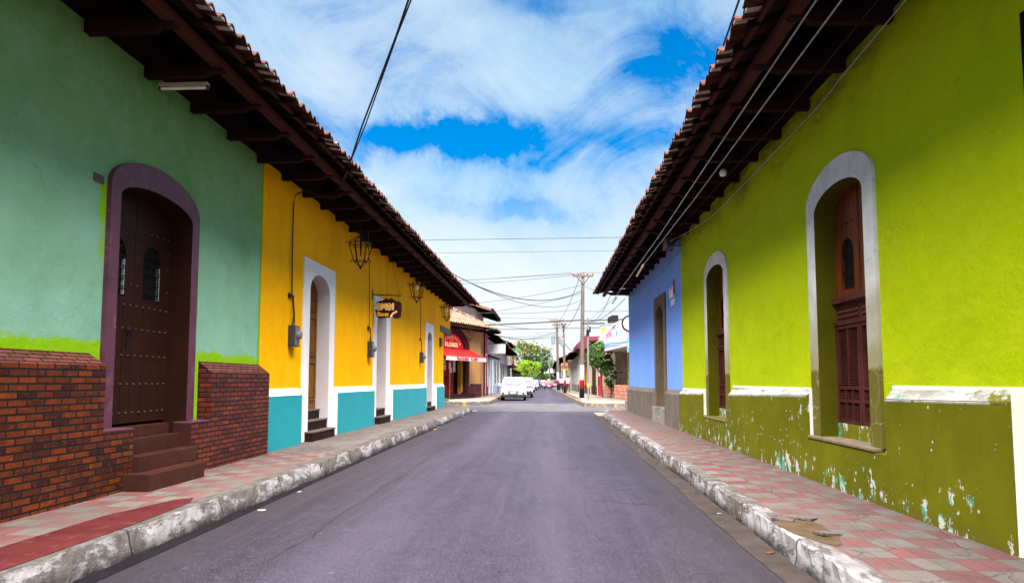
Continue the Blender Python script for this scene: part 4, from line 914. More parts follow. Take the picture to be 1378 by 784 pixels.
for y0, y1 in ((19.45, 19.92), (20.02, 20.5)):
    for z0, z1 in ((.9, 1.8), (2.0, 3.0)): p_.box(3.58, 3.6, y0, y1, z0, z1)
p_.build('panels', M['door_brown'], dd, bevel=.008)
def conc(y0, y1, b0, b1):
    b = MB(); z, c = 1.05, 1.17
    b.quad((XRW, y0 + b0, .15), (XRW, y1 - b1, .15), (XRW, y1 - b1, z), (XRW, y0 + b0, z)); b.quad((XRW, y0 + b0, z), (XRW, y1 - b1, z), (XR - .004, y1, c), (XR - .004, y0, c))
    b.quad((XRW, y0 + b0, .15), (XRW, y0 + b0, z), (XR - .004, y0, c), (XR - .004, y0, .15)); b.quad((XRW, y1 - b1, .15), (XRW, y1 - b1, z), (XR - .004, y1, c), (XR - .004, y1, .15)); b.build('wainscot', M['concrete'], blue)
conc(16.85, 18.98, .02, .10); conc(20.97, 27.75, .16, .12)
s = MB(); s.box(XRW - .03, 3.6, 18.99, 19.5, .18, .64); s.box(XRW - .03, 3.6, 20.45, 20.96, .18, .64); s.box(3.24, 3.6, 19.5, 20.45, .18, .36); s.box(3.42, 3.6, 19.5, 20.45, .36, .62); s.build('steps', M['step_white'], blue, bevel=.015)
s = MB(); s.box(XRW - .02, 3.5, 27.76, 28.35, .18, .62); s.build('corner_step', M['step_white'], blue, bevel=.02)
v = MB(); v.tube([(XR - .02, 20.15, 3.86), (XR - .02, 20.15, 4.12)], .012, 5); v.build('conduit', M['blue'], blue)
# address plates
def plate(y0, y1, z0, z1, label, cap):
    t = thing('wall_board', label, 'sign', (XR, (y0 + y1) / 2, z0), group='plates on the blue wall')
    b = MB(); b.box(XR - .03, XR - .002, y0, y1, z0, z1); pb_ = b.build('plate', M['white'], t, bevel=.004)
    return t, pb_
t, pb_ = plate(17.72, 18.30, 3.56, 3.86, 'larger white plate with red corner marks on the blue wall', True)
b = MB(); b.box(XR - .034, XR - .028, 17.98, 18.14, 3.79, 3.85); b.box(XR - .036, XR + .0, 17.66, 17.735, 3.64, 4.0); b.build('red_mark', plain('dull_red_mark', (.42, .05, .08), .6), pb_)
plate(17.6, 18.12, 3.36, 3.52, 'small white plate under the larger one on the blue wall', False)
fl = thing('floodlight', 'grey floodlight box under the eaves where blue wall meets lime wall', 'lamp', (3.0, 16.9, 4.75))
b = MB(); b.box(2.93, 3.12, 16.6, 17.2, 4.66, 4.90); bb = b.build('housing', M['grey_box'], fl, bevel=.02)
b = MB(); b.box(2.92, 2.93, 16.63, 17.17, 4.68, 4.88); b.build('lens', M['grey_lt'], bb)
b = MB(); b.tube([(3.3, 16.9, 4.95), (3.1, 16.9, 4.86)], .02, 5); b.tube([(3.3, 16.75, 4.7), (3.1, 16.75, 4.72)], .015, 5); b.build('bracket', M['iron'], fl)
lb = thing('eave_lamp', 'round white lamp under the dark eaves of the lime house', 'lamp', (2.9, 11.15, 4.8))
b = MB(); b.lathe([(.012, 4.74), (.045, 4.75), (.062, 4.79), (.05, 4.84), (.03, 4.86)], (2.9, 11.15, 0), 14); b.build('globe', M['glass_bulb'], lb, smooth=True)
b = MB(); b.lathe([(.032, 4.855), (.03, 4.93)], (2.9, 11.15, 0), 10); b.build('socket', M['iron'], lb)

# wires along the right eaves
cable('pale cable running straight along the right eaves to the thin metal pole', [(2.32, 3.0, 4.72), (2.30, 5.73, 4.62), (2.30, 14, 4.34), (2.31, 23.4, 4.20), (2.42, 42, 4.95)], .0085, 'cable_w')
cable('grey cable along the right eaves ending at a tan insulator under the blue house eaves', [(2.42, 2.5, 4.62), (2.40, 5.45, 4.475), (2.40, 11, 4.33), (2.40, 16.9, 4.26)], .008, 'cable_w')
cable('thin grey cable close to the lime wall running to the floodlight', [(3.05, 3, 4.93), (3.0, 6.08, 4.824), (3.0, 8.7, 4.745), (3.0, 13, 4.80), (3.0, 16.6, 4.90)], .0055, 'cable_g')
cable('kinked pale cable drooping along the top of the lime wall', [(3.16, 3, 4.95), (3.15, 5.9, 4.72), (3.14, 7.17, 4.62), (3.16, 7.8, 4.575), (3.15, 8.87, 4.54), (3.15, 12.87, 4.505), (3.1, 14.5, 4.60), (3.0, 16.65, 4.78)], .007, 'cable_w')
cable('thin cable sagging below the blue house eaves', sag((3.15, 14.6, 4.55), (3.1, 27.0, 4.7), .25), .006, 'cable_g')
def stick(p, q, label):
    b = MB(); b.tube([p, q], .028, 6); b.tube([Vector(p).lerp(Vector(q), .1), Vector(p).lerp(Vector(q), .2)], .036, 6); o = b.build('insulator', M['sign_cream']); tag(o, label, 'insulator', 'cable insulators under the blue house eaves')
stick((2.40, 16.9, 4.26), (2.42, 18.3, 4.20), 'tan insulator nearest the floodlight under the blue house eaves'); stick((2.46, 24, 4.32), (2.46, 25.6, 4.28), 'tan insulator farther along under the blue house eaves')
# twin cable over the street to the left eaves, and one to the right roof
A = Vector((-3.92, 12.55, 5.02)); Bq = Vector((-1.68, 8.0, 6.07)); C = A + (Bq - A) * 2.6
cable('twisted black cable rising from the left eaves over the street', [A + (C - A) * (i / 12) + Vector((.012 * math.sin(i * 2.1), 0, .0)) for i in range(13)], .014)
cable('second strand of the twisted cable over the left eaves', [A + Vector((.04, 0, .01)) + (C - A) * (i / 12) + Vector((-.012 * math.sin(i * 2.1), 0, .02)) for i in range(13)], .010)
A = Vector((2.35, 9.3, 5.2)); A = Vector((2.1, 8.1, 5.30)); Bq = Vector((1.742, 6, 4.8126)); Bq = Vector((.29 * 7.0, 7.0, 1.4 + .5688 * 7.0))
A = Vector((.262 * 8.3, 8.3, 1.4 + .49 * 8.3)); C = A + (Bq - A) * 4
cable('black cable rising from the tile edge of the lime house roof', [A, Bq, C], .012)

# ------------------------------------------------------------------ beyond the junction: corner barber shop with the red awning
M['peach'] = paint('peach_plaster', (0.2902, 0.1488, 0.05952), .14, .85, 1.2, .15, (0.3162, 0.2306, 0.1674), .5)
M['maroon'] = paint('dark_maroon_paint', (0.0525, 0.0154, 0.021), .3, .7, 2.0, .2, (0.112, 0.056, 0.056), .4)
M['red_door'] = paint('dark_red_door_paint', (.20, .008, .014), .2, .55, 2.0, .1)
M['red'] = plain('red_awning_cloth', (0.3938, 0.0063, 0.0063), .7); M['red_sign'] = plain('red_sign_board', (.62, .012, .022), .55)
M['paper'] = plain('white_paper', (0.468, 0.468, 0.48), .8); M['pink'] = paint('pink_plaster', (0.434, 0.07, 0.14), .2, .85, 1.5, .1)
M['offwhite'] = paint('off_white_plaster', (0.5357, 0.5284, 0.5431), .1, .85, 1.2, .1, (0.3348, 0.3199, 0.3348), .4); M['cream'] = paint('cream_plaster', (0.3694, 0.3144, 0.2196), .14, .85, 1.2, .1, (0.1996, 0.1597, 0.1198), .4)
M['greyblue'] = paint('grey_blue_paint', (0.24, 0.288, 0.384), .2, .7, 2.0, .1); M['teal_far'] = paint('sky_blue_paint', (0.07, 0.28, 0.434), .2, .8, 2, .1)
M['orange'] = paint('orange_paint', (0.432, 0.144, 0.018), .2, .8, 2, .1); M['amber'] = paint('amber_plaster', (0.48, 0.252, 0.018), .12, .85, 1.5, .1)
M['redwall'] = paint('red_plaster', (0.336, 0.0245, 0.0315), .22, .8, 1.6, .1, (0.42, 0.21, 0.196), .4); M['maroon_roof'] = paint('maroon_sheet_roof', (0.112, 0.021, 0.0385), .2, .7, 2.0, .1)
M['redroof'] = paint('red_roof_edge', (.52, .08, .04), .2, .8, 2, .2)
U = Vector((-.357, -.934, 0)).normalized()                     # along the chamfered front, towards its hidden left end
Nn = Vector((.934, -.357, 0)).normalized()                     # out of that front
P0 = Vector((-4.9, 50.0, 0))
def F(u, v, w_): q = P0 + U * u + Nn * w_; return (q.x, q.y, v)
shop = thing('corner_shop', 'peach corner barber shop with dark arch, red awning and red door beyond the junction', 'shop', (-6, 47, 0))
ac, aw = 4.25, 1.75                                             # arch centre and inner half width
mb = MB(); xs = [0] + [ac - aw * math.cos(math.pi * i / 16) for i in range(17)] + [11]
zsp = 3.62; inr = lambda u: zsp + 1.0 * math.sqrt(max(0, 1 - ((u - ac) / aw) ** 2))
for a, b in zip(xs, xs[1:]):
    if a >= ac - aw - 1e-6 and b <= ac + aw + 1e-6: mb.quad(F(a, inr(a), 0), F(b, inr(b), 0), F(b, 5.6, 0), F(a, 5.6, 0))
    else: mb.quad(F(a, .1, 0), F(b, .1, 0), F(b, 5.6, 0), F(a, 5.6, 0))
mb.quad((-4.9, 50, .1), (-4.9, 52.4, .1), (-4.9, 52.4, 5.6), (-4.9, 50, 5.6)); mb.quad(F(11, .1, 0), (-30, 40.5, .1), (-30, 40.5, 5.6), F(11, 5.6, 0))
mb.build('wall', M['peach'], shop)
def Farc(rx, rz, n=16): return [(ac - rx * math.cos(math.pi * i / n), zsp + rz * math.sin(math.pi * i / n)) for i in range(n + 1)]
mb = MB()
for (i_, o_, w0) in ((Farc(aw, 1.0), Farc(aw + .34, 1.22), .08), (Farc(aw + .36, 1.24), Farc(aw + .60, 1.40), .14)):
    for k in range(16):
        mb.quad(F(*i_[k], w0), F(*i_[k + 1], w0), F(*o_[k + 1], w0), F(*o_[k], w0)); mb.quad(F(*o_[k], w0), F(*o_[k + 1], w0), F(*o_[k + 1], 0), F(*o_[k], 0)); mb.quad(F(*i_[k], w0), F(*i_[k + 1], w0), F(*i_[k + 1], -.2), F(*i_[k], -.2))
for u0, u1 in ((ac - aw - .55, ac - aw), (ac + aw, ac + aw + .55)): mb.prism([(u0, .2), (u1, .2), (u1, zsp), (u0, zsp)], F, -.2, .12)
mb.build('arch_surround', M['maroon'], shop)
mb = MB(); mb.prism([(ac - aw - .9, .2), (ac - aw - .02, .2), (ac - aw - .02, 1.05), (ac - aw - .9, 1.05)], F, 0, .28); mb.prism([(ac - aw - 2.45, .2), (ac - aw - .93, .2), (ac - aw - .93, 1.18), (ac - aw - 2.45, 1.18)], F, 0, .16); mb.build('base_block', M['maroon'], shop)
mb = MB(); mb.prism([(ac - aw, .2), (ac + 5, .2), (ac + 5, .36), (ac - aw, .36)], F, -.3, .9); mb.prism([(ac - aw - .8, .36), (ac + 5, .36), (ac + 5, .50), (ac - aw - .8, .50)], F, -.3, .45); mb.build('steps', M['riser'], shop)
mb = MB(); mb.prism([(u, v) for u, v in Farc(aw, .99)], F, -.16, -.05); sp_ = mb.build('sign_panel', M['red_sign'], shop)
def on_front(cx_, cz, w0, sx=1.0, rot=0.0):
    c_, s_ = math.cos(rot), math.sin(rot); return lambda u, v, w_: F(cx_ - (u * c_ - v * s_) * sx, cz + u * s_ + v * c_, w0 + w_)
M['sign_pale'] = plain('pale_yellow_lettering', (.85, .74, .45), .6)
text_mb('FLORES', .40, on_front(ac, zsp + .10, -.045, 1.35), .01, .012).build('lettering', M['sign_pale'], sp_)
text_mb('Don', .22, on_front(ac, zsp + .50, -.045, 1.3), .01, .006).build('lettering', M['sign_gold'], sp_)
for i, ch in enumerate('PELUQUERIA'):
    t = R(155 - 130 * i / 9); text_mb(ch, .24, on_front(ac - 1.28 * math.cos(t), zsp + .70 * math.sin(t) - .02, -.045, 1.2, (t - math.pi / 2) * .75), .01, .008).build('lettering', M['sign_pale'], sp_)
mb = MB(); awn = [(3.58, .12), (2.98, 1.45)]
mb.quad(F(ac - aw - .45, 3.58, .14), F(ac + 3.2, 3.58, .14), F(ac + 3.2, 2.95, 1.35), F(ac - aw - .75, 2.95, 1.35))
mb.add([F(ac - aw - .45, 3.58, .14), F(ac - aw - .75, 2.95, 1.35), F(ac - aw - .6, 2.95, .14)], [(0, 1, 2)]); aw_ = mb.build('awning', M['red'], shop)
mb = MB(); mb.quad(F(ac - aw - .76, 2.95, 1.36), F(ac + 3.2, 2.95, 1.36), F(ac + 3.2, 2.72, 1.36), F(ac - aw - .76, 2.72, 1.36)); mb.build('valance', M['paper'], aw_)
text_mb('PELUQUERIA   FLORES', .24, on_front(ac + .35, 2.76, 1.37, 1.25), .01, .012).build('lettering', M['red_sign'], aw_)
mb = MB(); mb.tube([F(ac - aw - .5, 3.6, .14), F(ac + 3.2, 3.6, .14)], .03, 6); mb.build('awning_rail', M['iron'], aw_)
mb = MB(); mb.prism([(ac - aw, .5), (ac + aw, .5), (ac + aw, 3.6), (ac - aw, 3.6)], F, -.6, -.5); mb.build('doorway_backing', M['dark'], shop)
mb = MB()
for a, b in ((ac - .62, ac + .28), (ac + .31, ac + 1.2)):
    mb.prism([(a, .5), (b, .5), (b, 3.2), (a, 3.2)], F, -.3, -.22)
    for z0, z1 in ((.65, 1.5), (1.65, 2.9)): mb.prism([(a + .1, z0), (b - .1, z0), (b - .1, z1), (a + .1, z1)], F, -.22, -.19)
dr = mb.build('door', M['red_door'], shop)
mb = MB(); mb.prism([(ac + .1, 1.62), (ac + .75, 1.62), (ac + .75, 1.70), (ac + .1, 1.70)], F, -.19, -.13); mb.prism([(ac + .35, 1.5), (ac + .5, 1.5), (ac + .5, 1.64), (ac + .35, 1.64)], F, -.17, -.11); mb.build('bolt', M['iron'], dr)
rp_ = random.Random(5)
for (a, z, w_, h_) in ((-.45, 2.75, .42, .4), (-.2, 2.2, .3, .42), (-.35, 1.95, .34, .34), (.55, 2.55, .36, .34), (.5, 2.12, .40, .38), (.95, 2.3, .34, .5), (1.1, 1.9, .3, .42), (-.8, 2.0, .3, .95)):
    mb = MB(); mb.prism([(ac + a, z), (ac + a + w_, z), (ac + a + w_, z + h_), (ac + a, z + h_)], F, -.186, -.180); mb.build('notice', M['paper'], dr)
mb = MB(); mb.prism([(ac - aw + .02, .6), (ac - aw + .22, .6), (ac - aw + .22, 3.1), (ac - aw + .02, 3.1)], F, -.4, -.1); mb.build('door_post', M['amber'], shop)
# tiled roof: chamfered hip whose eave overhangs both fronts
def tile_field(fn, uu, vv, per, mb, dz):
    nu = int(uu / per) * 4; rows = 9
    for r_ in range(rows):
        for s_ in (0, 1):
            pass
    grid = []
    for r_ in range(rows * 2):
        v = vv * ((r_ + 1) // 2) / rows; lift = .05 if r_ % 2 == 0 else 0
        grid.append([fn(uu * i / nu, v, lift + dz * math.sin(math.pi * i / 2 + .4) + rnd.uniform(-.012, .012)) for i in range(nu + 1)])
    n = nu + 1; mb.add([q for g_ in grid for q in g_], [(a * n + b, a * n + b + 1, (a + 1) * n + b + 1, (a + 1) * n + b) for a in range(len(grid) - 1) for b in range(nu)])
E0 = Vector((-3.73, 50.5, 5.22))
def Rf(u, v, h_): q = E0 + U * u - Nn * v * 1.0; return (q.x, q.y, E0.z + v * .46 + h_)
mb = MB(); tile_field(Rf, 13, 4.2, .34, mb, .07); tile_field(lambda u, v, h_: (E0.x - v, E0.y + u, E0.z + v * .46 + h_), 2.6, 4.2, .34, mb, .06)
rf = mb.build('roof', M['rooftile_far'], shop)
mb = MB(); mb.quad(Rf(0, .05, -.10), Rf(13, .05, -.10), Rf(13, 1.4, -.16), Rf(0, 1.4, -.16)); mb.quad((E0.x - .03, 50.4, 5.12), (E0.x - .03, 53, 5.12), (E0.x - 1.4, 53, 5.5), (E0.x - 1.4, 50.4, 5.5))
for k in range(20): a = F(k * .6, 5.02, 0); b = F(k * .6, 4.95, .85); mb.tube([a, b], .06, 4)
mb.build('soffit', M['soffit'], rf)
lq = F(3.1, 0, .75); lantern(lq[0], lq[1], 5.0, 4.1, 5.15, False, 'black iron lantern hanging before the dark arch of the peach corner shop', 'iron lanterns hanging from the eaves')

# ------------------------------------------------------------------ far left row
def block_house(name, label, x, y0, y1, h, wallm, basem, parts, roofm='rooftile', over=.9, side=-1, eave=True, base_h=.95):
    """a street house: front at x(y) facing the road, openings listed as (y0,y1,z0,z1,material)"""
    t = thing(name, label, 'house', (x + side * 3, (y0 + y1) / 2, 0)); xb = x + side * 9
    w_ = MB(); w_.box(x, xb, y0, y1, .1, h); w_.build('wall', wallm, t)
    if basem: b = MB(); b.box(x - side * .06, x, y0 + .01, y1 - .01, .12, base_h); b.build('wainscot', basem, t)
    for nm, a, b_, z0, z1, fm, pm in parts:
        f = MB(); f.box(x - side * .09, x + side * .0, a - .13, b_ + .13, max(z0 - (.13 if nm == 'window' else 0), .13), z1 + .15); fo = f.build(nm, fm, t)
        p = MB(); p.box(x - side * .10, x - side * .085, a, b_, z0, z1); p.build('pane' if nm == 'window' else 'leaf', pm, fo)
    if eave:
        r_ = MB(); xe = x - side * over; z = h - .18
        per = .3; n = int((y1 - y0) / per) * 4
        for k in range(3):
            pass
        rows = []
        for d, lift in ((0, .04), (.45, 0), (.45, .04), (.9, 0), (.9, .04), (4.5, 0)):
            rows.append([(xe + side * d, y0 - .1 + (y1 - y0 + .2) * i / n, z + d * .40 + lift + .055 * math.sin(math.pi * i / 2 + .5)) for i in range(n + 1)])
        q = n + 1; r_.add([p for row in rows for p in row], [(a * q + b, a * q + b + 1, (a + 1) * q + b + 1, (a + 1) * q + b) for a in range(5) for b in range(n)])
        ro = r_.build('roof', M[roofm] if isinstance(roofm, str) else roofm, t)
        s_ = MB(); s_.quad((xe, y0, z - .07), (xe, y1, z - .07), (x + side * .1, y1, z + .30), (x + side * .1, y0, z + .30))
        k = y0 + .4
        while k < y1: s_.box(xe + side * .1, x, k - .05, k + .05, z - .12, z + .0); k += .9
        s_.build('soffit', M['soffit'], ro)
    return t
bx = lambda y: -4.9 + bend(y) * .35
t = block_house('pink_house', 'narrow deep pink house front between peach shop and white house', -4.9, 52.45, 56.2, 5.5, M['pink'], M['maroon'],
    [('door', 53.6, 54.8, .3, 3.4, M['offwhite'], M['red_door'])], over=1.15)
mb = MB(); mb.tube([(-4.82, 52.7, .3), (-4.82, 52.7, 5.2)], .06, 6); mb.build('downpipe', M['iron'], t)
t = block_house('white_house', 'white house with grey blue pilasters behind the parked white car', -4.95, 56.25, 72, 5.2, M['offwhite'], M['greyblue'],
    [('door', 57.3, 58.5, .3, 3.3, M['greyblue'], M['offwhite']), ('door', 60.4, 61.6, .3, 3.3, M['greyblue'], M['offwhite']), ('window', 63.8, 65, 1.2, 3.2, M['greyblue'], M['grey_box']), ('door', 67.5, 68.7, .3, 3.3, M['greyblue'], M['grey_box'])], over=1.0)
sb = thing('blank_sign', 'blank white sign board sticking out over the white house door', 'sign', (-4.8, 56.9, 3.6))
b = MB(); b.box(-4.75, -3.45, 56.84, 56.96, 3.66, 4.44); bo = b.build('board', M['paper'], sb, bevel=.01)
b = MB(); b.tube([(-4.95, 56.9, 4.5), (-3.5, 56.9, 4.5)], .03, 6); b.tube([(-4.95, 56.9, 3.5), (-4.6, 56.9, 3.66)], .03, 6); b.build('bracket', M['iron'], sb)
ab = thing('shade_cloth', 'small dark maroon shade under the blank white sign', 'awning', (-4.5, 57.3, 3.2)); b = MB(); b.prism([(-4.95, 3.62), (-4.0, 3.30), (-4.0, 3.15), (-4.95, 3.40)], lambda u, v, w_: (u, w_, v), 57.05, 58.9); b.build('cloth', M['maroon'], ab)
b = MB(); b.tube([(-4.95, 57.06, 3.2), (-4.05, 57.06, 3.16)], .02, 5); b.build('stay', M['iron'], ab)
t = block_house('grey_house', 'pale grey house with brown tiled eaves past the white house', -5.05, 72.1, 88, 4.9, M['offwhite'], M['greyblue'],
    [('door', 74, 75.2, .3, 3.2, M['cream'], M['grey_box']), ('window', 77.5, 78.8, 1.1, 3.1, M['greyblue'], M['grille_back']), ('door', 81.5, 82.8, .3, 3.2, M['cream'], M['greyblue']), ('window', 85, 86.2, 1.1, 3.1, M['greyblue'], M['grille_back'])], over=1.3)
t = block_house('balcony_house', 'cream two storey house with a maroon balcony down the left side', -5.15, 88.2, 100, 6.4, M['cream'], None,
    [('door', 90, 91.4, .3, 2.9, M['offwhite'], M['maroon']), ('window', 89.6, 90.8, 3.7, 5.4, M['offwhite'], M['grille_back']), ('window', 94, 95.2, 3.7, 5.4, M['offwhite'], M['grille_back'])], over=.6)
b = MB(); b.box(-5.15, -4.2, 88.6, 96, 3.15, 3.42); bal = b.build('balcony', M['maroon'], t)
b = MB()
for k in range(16): b.box(-4.25, -4.21, 88.7 + k * .48, 88.74 + k * .48, 3.42, 4.3)
for k in range(3): b.box(-5.1 + k * .3, -5.06 + k * .3, 88.62, 88.66, 3.42, 4.3)
b.box(-4.27, -4.19, 88.6, 96, 4.3, 4.36); b.build('railing', M['cream'], bal)
t = block_house('blue_shop', 'low sky blue shop front with a dark awning far down the left side', -5.3, 100.2, 110, 4.0, M['teal_far'], None, [('door', 102, 103.5, .3, 2.9, M['offwhite'], M['grille_back'])], over=.3)
b = MB(); b.prism([(-5.3, 3.3), (-3.9, 2.75), (-3.9, 2.65), (-5.3, 3.1)], lambda u, v, w_: (u, w_, v), 100.3, 106); b.build('awning', M['maroon'], t)
t = block_house('orange_shop', 'small orange and white shop front beyond the blue shop', -5.4, 110.3, 124, 4.4, M['cream'], M['orange'], [('window', 112, 114, 1.3, 2.8, M['orange'], M['grille_back']), ('door', 117, 118.4, .3, 2.8, M['orange'], M['grille_back'])], over=.5)
b = MB(); b.box(-5.4, -4.5, 110.5, 110.6, 3.0, 3.9); b.box(-5.39, -4.7, 111.4, 111.5, 2.9, 3.6); b.build('hanging_board', M['orange'], t)
t = block_house('long_white_house', 'long pale house front at the far left end of the street', -5.5, 124.5, 190, 4.6, M['offwhite'], M['teal_far'], [('door', 130 + 9 * k, 131.4 + 9 * k, .3, 2.9, M['cream'], M['maroon']) for k in range(6)], over=.8)
# upper gable showing over the shop roof
t = thing('gable_house', 'tall white gable with a dark overhanging roof rising behind the peach shop', 'house', (-9, 60, 0))
b = MB(); b.prism([(-14, .1), (-6.15, .1), (-6.15, 7.6), (-10, 9.0), (-14, 7.6)], lambda u, v, w_: (u, w_, v), 58.5, 66); b.build('wall', M['offwhite'], t)
b = MB(); b.box(-9.0, -7.6, 58.42, 58.5, 6.9, 7.5); b.build('window', M['greyblue'], t)
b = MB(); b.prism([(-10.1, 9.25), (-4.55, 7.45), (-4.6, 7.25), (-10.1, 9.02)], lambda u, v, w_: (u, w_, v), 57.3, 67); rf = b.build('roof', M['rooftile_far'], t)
b = MB(); b.quad((-4.62, 57.3, 7.235), (-4.62, 67, 7.235), (-6.5, 67, 7.85), (-6.5, 57.3, 7.85)); b.box(-4.66, -4.52, 57.25, 67.05, 7.2, 7.5)
for k in range(10): b.prism([(-4.7, 7.23), (-6.4, 7.78), (-6.4, 7.66), (-4.7, 7.11)], lambda u, v, w_: (u, w_, v), 57.5 + k, 57.6 + k)
b.build('soffit', M['soffit'], rf)

# ------------------------------------------------------------------ right corner cafe and far right row
cafe = thing('corner_cafe', 'corner cafe with curved white canopy and red brick planter wall beyond the junction', 'cafe', (8, 48, 0))
V = Vector((.088, -1, 0)).normalized(); Q0 = Vector((4.25, 52.6, 0)); Vn = Vector((-1, -.088, 0)).normalized()
def G(u, v, w_): q = Q0 + V * u + Vn * w_; return (q.x, q.y, v)
b = MB()
b.quad(G(-.2, .1, -2.6), G(13, .1, -2.6), G(13, 5.6, -2.6), G(-.2, 5.6, -2.6)); b.quad(G(-.2, .1, -.1), G(-.2, .1, -2.6), G(-.2, 4.9, -2.6), G(-.2, 4.9, -.1))
b.quad(G(13, .1, -1.5), G(13, .1, -30), G(13, 5.6, -30), G(13, 5.6, -1.5)); b.build('wall', M['cream'], cafe)
def m_rubble():
    n = N('red_block_wall', .85); br = n.brick(n.vec(n.xyz(n.math('ADD', n.y, 0), n.z, 0)), 1, .62, .24, .02, .5, (.40, .15, .10), (.56, .28, .20), (.18, .09, .07)); n.color(n.mix(n.step(n.noise(3, 6), .4, .7, 0, .6), br[0], (.30, .10, .07))); n.bump(br[1], -.4, .02); return n.m
b = MB(); b.prism([(-.1, .2), (13, .2), (13, 1.12), (-.1, 1.12)], G, -.3, .0); b.build('brick_planter', m_rubble(), cafe)
for u, l in ((7.6, ''), (3.4, '')):
    b = MB(); b.prism([(u, .2), (u + .42, .2), (u + .42, 3.5), (u, 3.5)], G, -.75, -.35); b.build('pillar', M['cream'], cafe)
b = MB(); b.prism([(-.1, .4), (3.3, .4), (3.3, 3.3), (-.1, 3.3)], G, -2.59, -2.5); b.prism([(4, .4), (12.8, .4), (12.8, 3.2), (4, 3.2)], G, -2.59, -2.5); b.build('dark_opening', M['dark'], cafe)
b = MB()
for k in range(26): b.tube([G(.2 + k * .5, 1.12, -.15), G(.2 + k * .5, 2.0, -.15)], .012, 4)
for z in (2.0, 1.55): b.tube([G(.1, z, -.15), G(12.9, z, -.15)], .022, 5)
b.build('railing', M['iron'], cafe)
b = MB()
for k in range(12):                                             # curved canopy face
    t0, t1 = R(90 * k / 12), R(90 * (k + 1) / 12); f = lambda t: (.65 * math.sin(t) - .1, 3.55 + 1.75 * math.cos(t))
    (w0, z0), (w1, z1) = f(t0), f(t1); b.quad(G(2.2, z0, w0), G(13, z0, w0), G(13, z1, w1), G(2.2, z1, w1))
b.prism([(2.2, 3.45), (13, 3.45), (13, 3.56), (2.2, 3.56)], G, -2.6, .62); cp = b.build('canopy', M['paper'], cafe)
M['blue_ink'] = plain('blue_print', (.05, .22, .62), .5); M['pink_ink'] = plain('pink_print', (.80, .06, .20), .5); M['pale_ink'] = plain('pale_red_print', (.82, .45, .45), .5)
def on_canopy(u, z, off=.012):
    t = math.acos(max(0, min(1, (z - 3.55) / 1.75))); return G(u, 3.55 + (1.75 + off) * math.cos(t), (.65 + off) * math.sin(t) - .1)
for (u0, u1, z0, z1, mt, dz) in ((2.4, 12.9, 3.78, 3.86, 'blue_ink', .0), (2.4, 12.9, 3.62, 3.70, 'blue_ink', .0), (3.3, 7.2, 4.86, 4.93, 'pink_ink', 0), (3.3, 7.2, 4.38, 4.44, 'pink_ink', 0)):
    b = MB()
    for k in range(10):
        a, c = u0 + (u1 - u0) * k / 10, u0 + (u1 - u0) * (k + 1) / 10; wv = lambda u: .10 * math.sin((u - 2) * .5) * (mt == 'blue_ink')
        b.quad(on_canopy(a, z0 + wv(a)), on_canopy(c, z0 + wv(c)), on_canopy(c, z1 + wv(c)), on_canopy(a, z1 + wv(a)))
    b.build('stripe', M[mt], cp)
text_mb('HOTEL', .34, lambda u, v, w_: on_canopy(5.2 + u, 4.50 + v, .014 + w_), .004, .02, sx=2.1).build('lettering', M['pink_ink'], cp)
text_mb('Comedor', .28, lambda u, v, w_: on_canopy(7.2 + u, 4.08 + v, .014 + w_), .004, .0, sx=1.6).build('lettering', M['pale_ink'], cp)
b = MB(); b.lathe([(.42, 0), (.42, .05)], (0, 0, 0), 18, axis='x'); b.v = [on_canopy(8.3 + y, 4.72 + z, .016 + x * .2) for x, y, z in b.v]; b.build('round_emblem', M['blue_ink'], cp)
b = MB(); b.quad(G(-.6, 4.55, -.4), G(13, 6.35, -.4), G(13, 6.7, -.7), G(-.6, 4.9, -.7)); b.quad(G(-.6, 4.55, -.4), G(13, 6.35, -.4), G(13, 6.0, -.42), G(-.6, 4.32, -.42)); b.quad(G(-.6, 4.9, -.7), G(13, 6.7, -.7), G(13, 6.9, -6), G(-.6, 5.5, -6)); b.build('roof', M['redroof'], cafe)
b = MB(); b.prism([(5.2, 5.35), (7.0, 5.35), (7.0, 5.75), (5.2, 5.75)], G, .1, .5); b.build('spotlight', M['iron'], cafe)
bn = thing('banner', 'yellow and pink printed banner hanging beside the cafe canopy', 'banner', G(1.2, 3.2, .9))
def Bn(u, v, w_): q = Vector(G(.9, 0, .1)) + Vector((1, -.15, 0)).normalized() * 0; q = Vector((4.05, 51.4, 0)) + Vector((.62, -.785, 0)).normalized() * u + Vector((-.785, -.62, 0)) * w_; return (q.x, q.y, v)
b = MB(); b.prism([(-.2, 2.98), (1.02, 3.15), (1.15, 5.45), (.02, 5.42)], Bn, 0, .02); bp = b.build('cloth', M['paper'], bn)
M['yellow_ink'] = plain('yellow_print', (.85, .72, .02), .5); M['green_ink'] = plain('lime_print', (.30, .70, .05), .5)
b = MB(); b.prism([(.10, 4.10), (1.08, 4.12), (1.13, 5.4), (.14, 5.38)], Bn, .02, .026); b.build('print', M['yellow_ink'], bp)
b = MB(); b.prism([(.08, 3.95), (1.07, 3.97), (1.08, 4.10), (.10, 4.08)], Bn, .02, .026); b.build('print', M['green_ink'], bp)
b = MB(); b.prism([(-.12, 3.05), (.98, 3.2), (1.07, 3.9), (0.0, 3.88)], Bn, .02, .026); b.build('print', M['pink_ink'], bp)
text_mb('HOY', .42, lambda u, v, w_: Bn(.50 + u, 3.38 + v, .028 + w_), .004, .012, sx=1.0).build('lettering', M['paper'], bp)
text_mb('HA', .62, lambda u, v, w_: Bn(.48 + u, 4.35 + v, .028 + w_), .004, .02, sx=.8).build('lettering', M['paper'], bp)
b = MB(); b.prism([(.82, 4.3), (.93, 4.3), (.92, 4.85), (.83, 4.85)], Bn, .026, .03); b.build('print', M['iron'], bp)
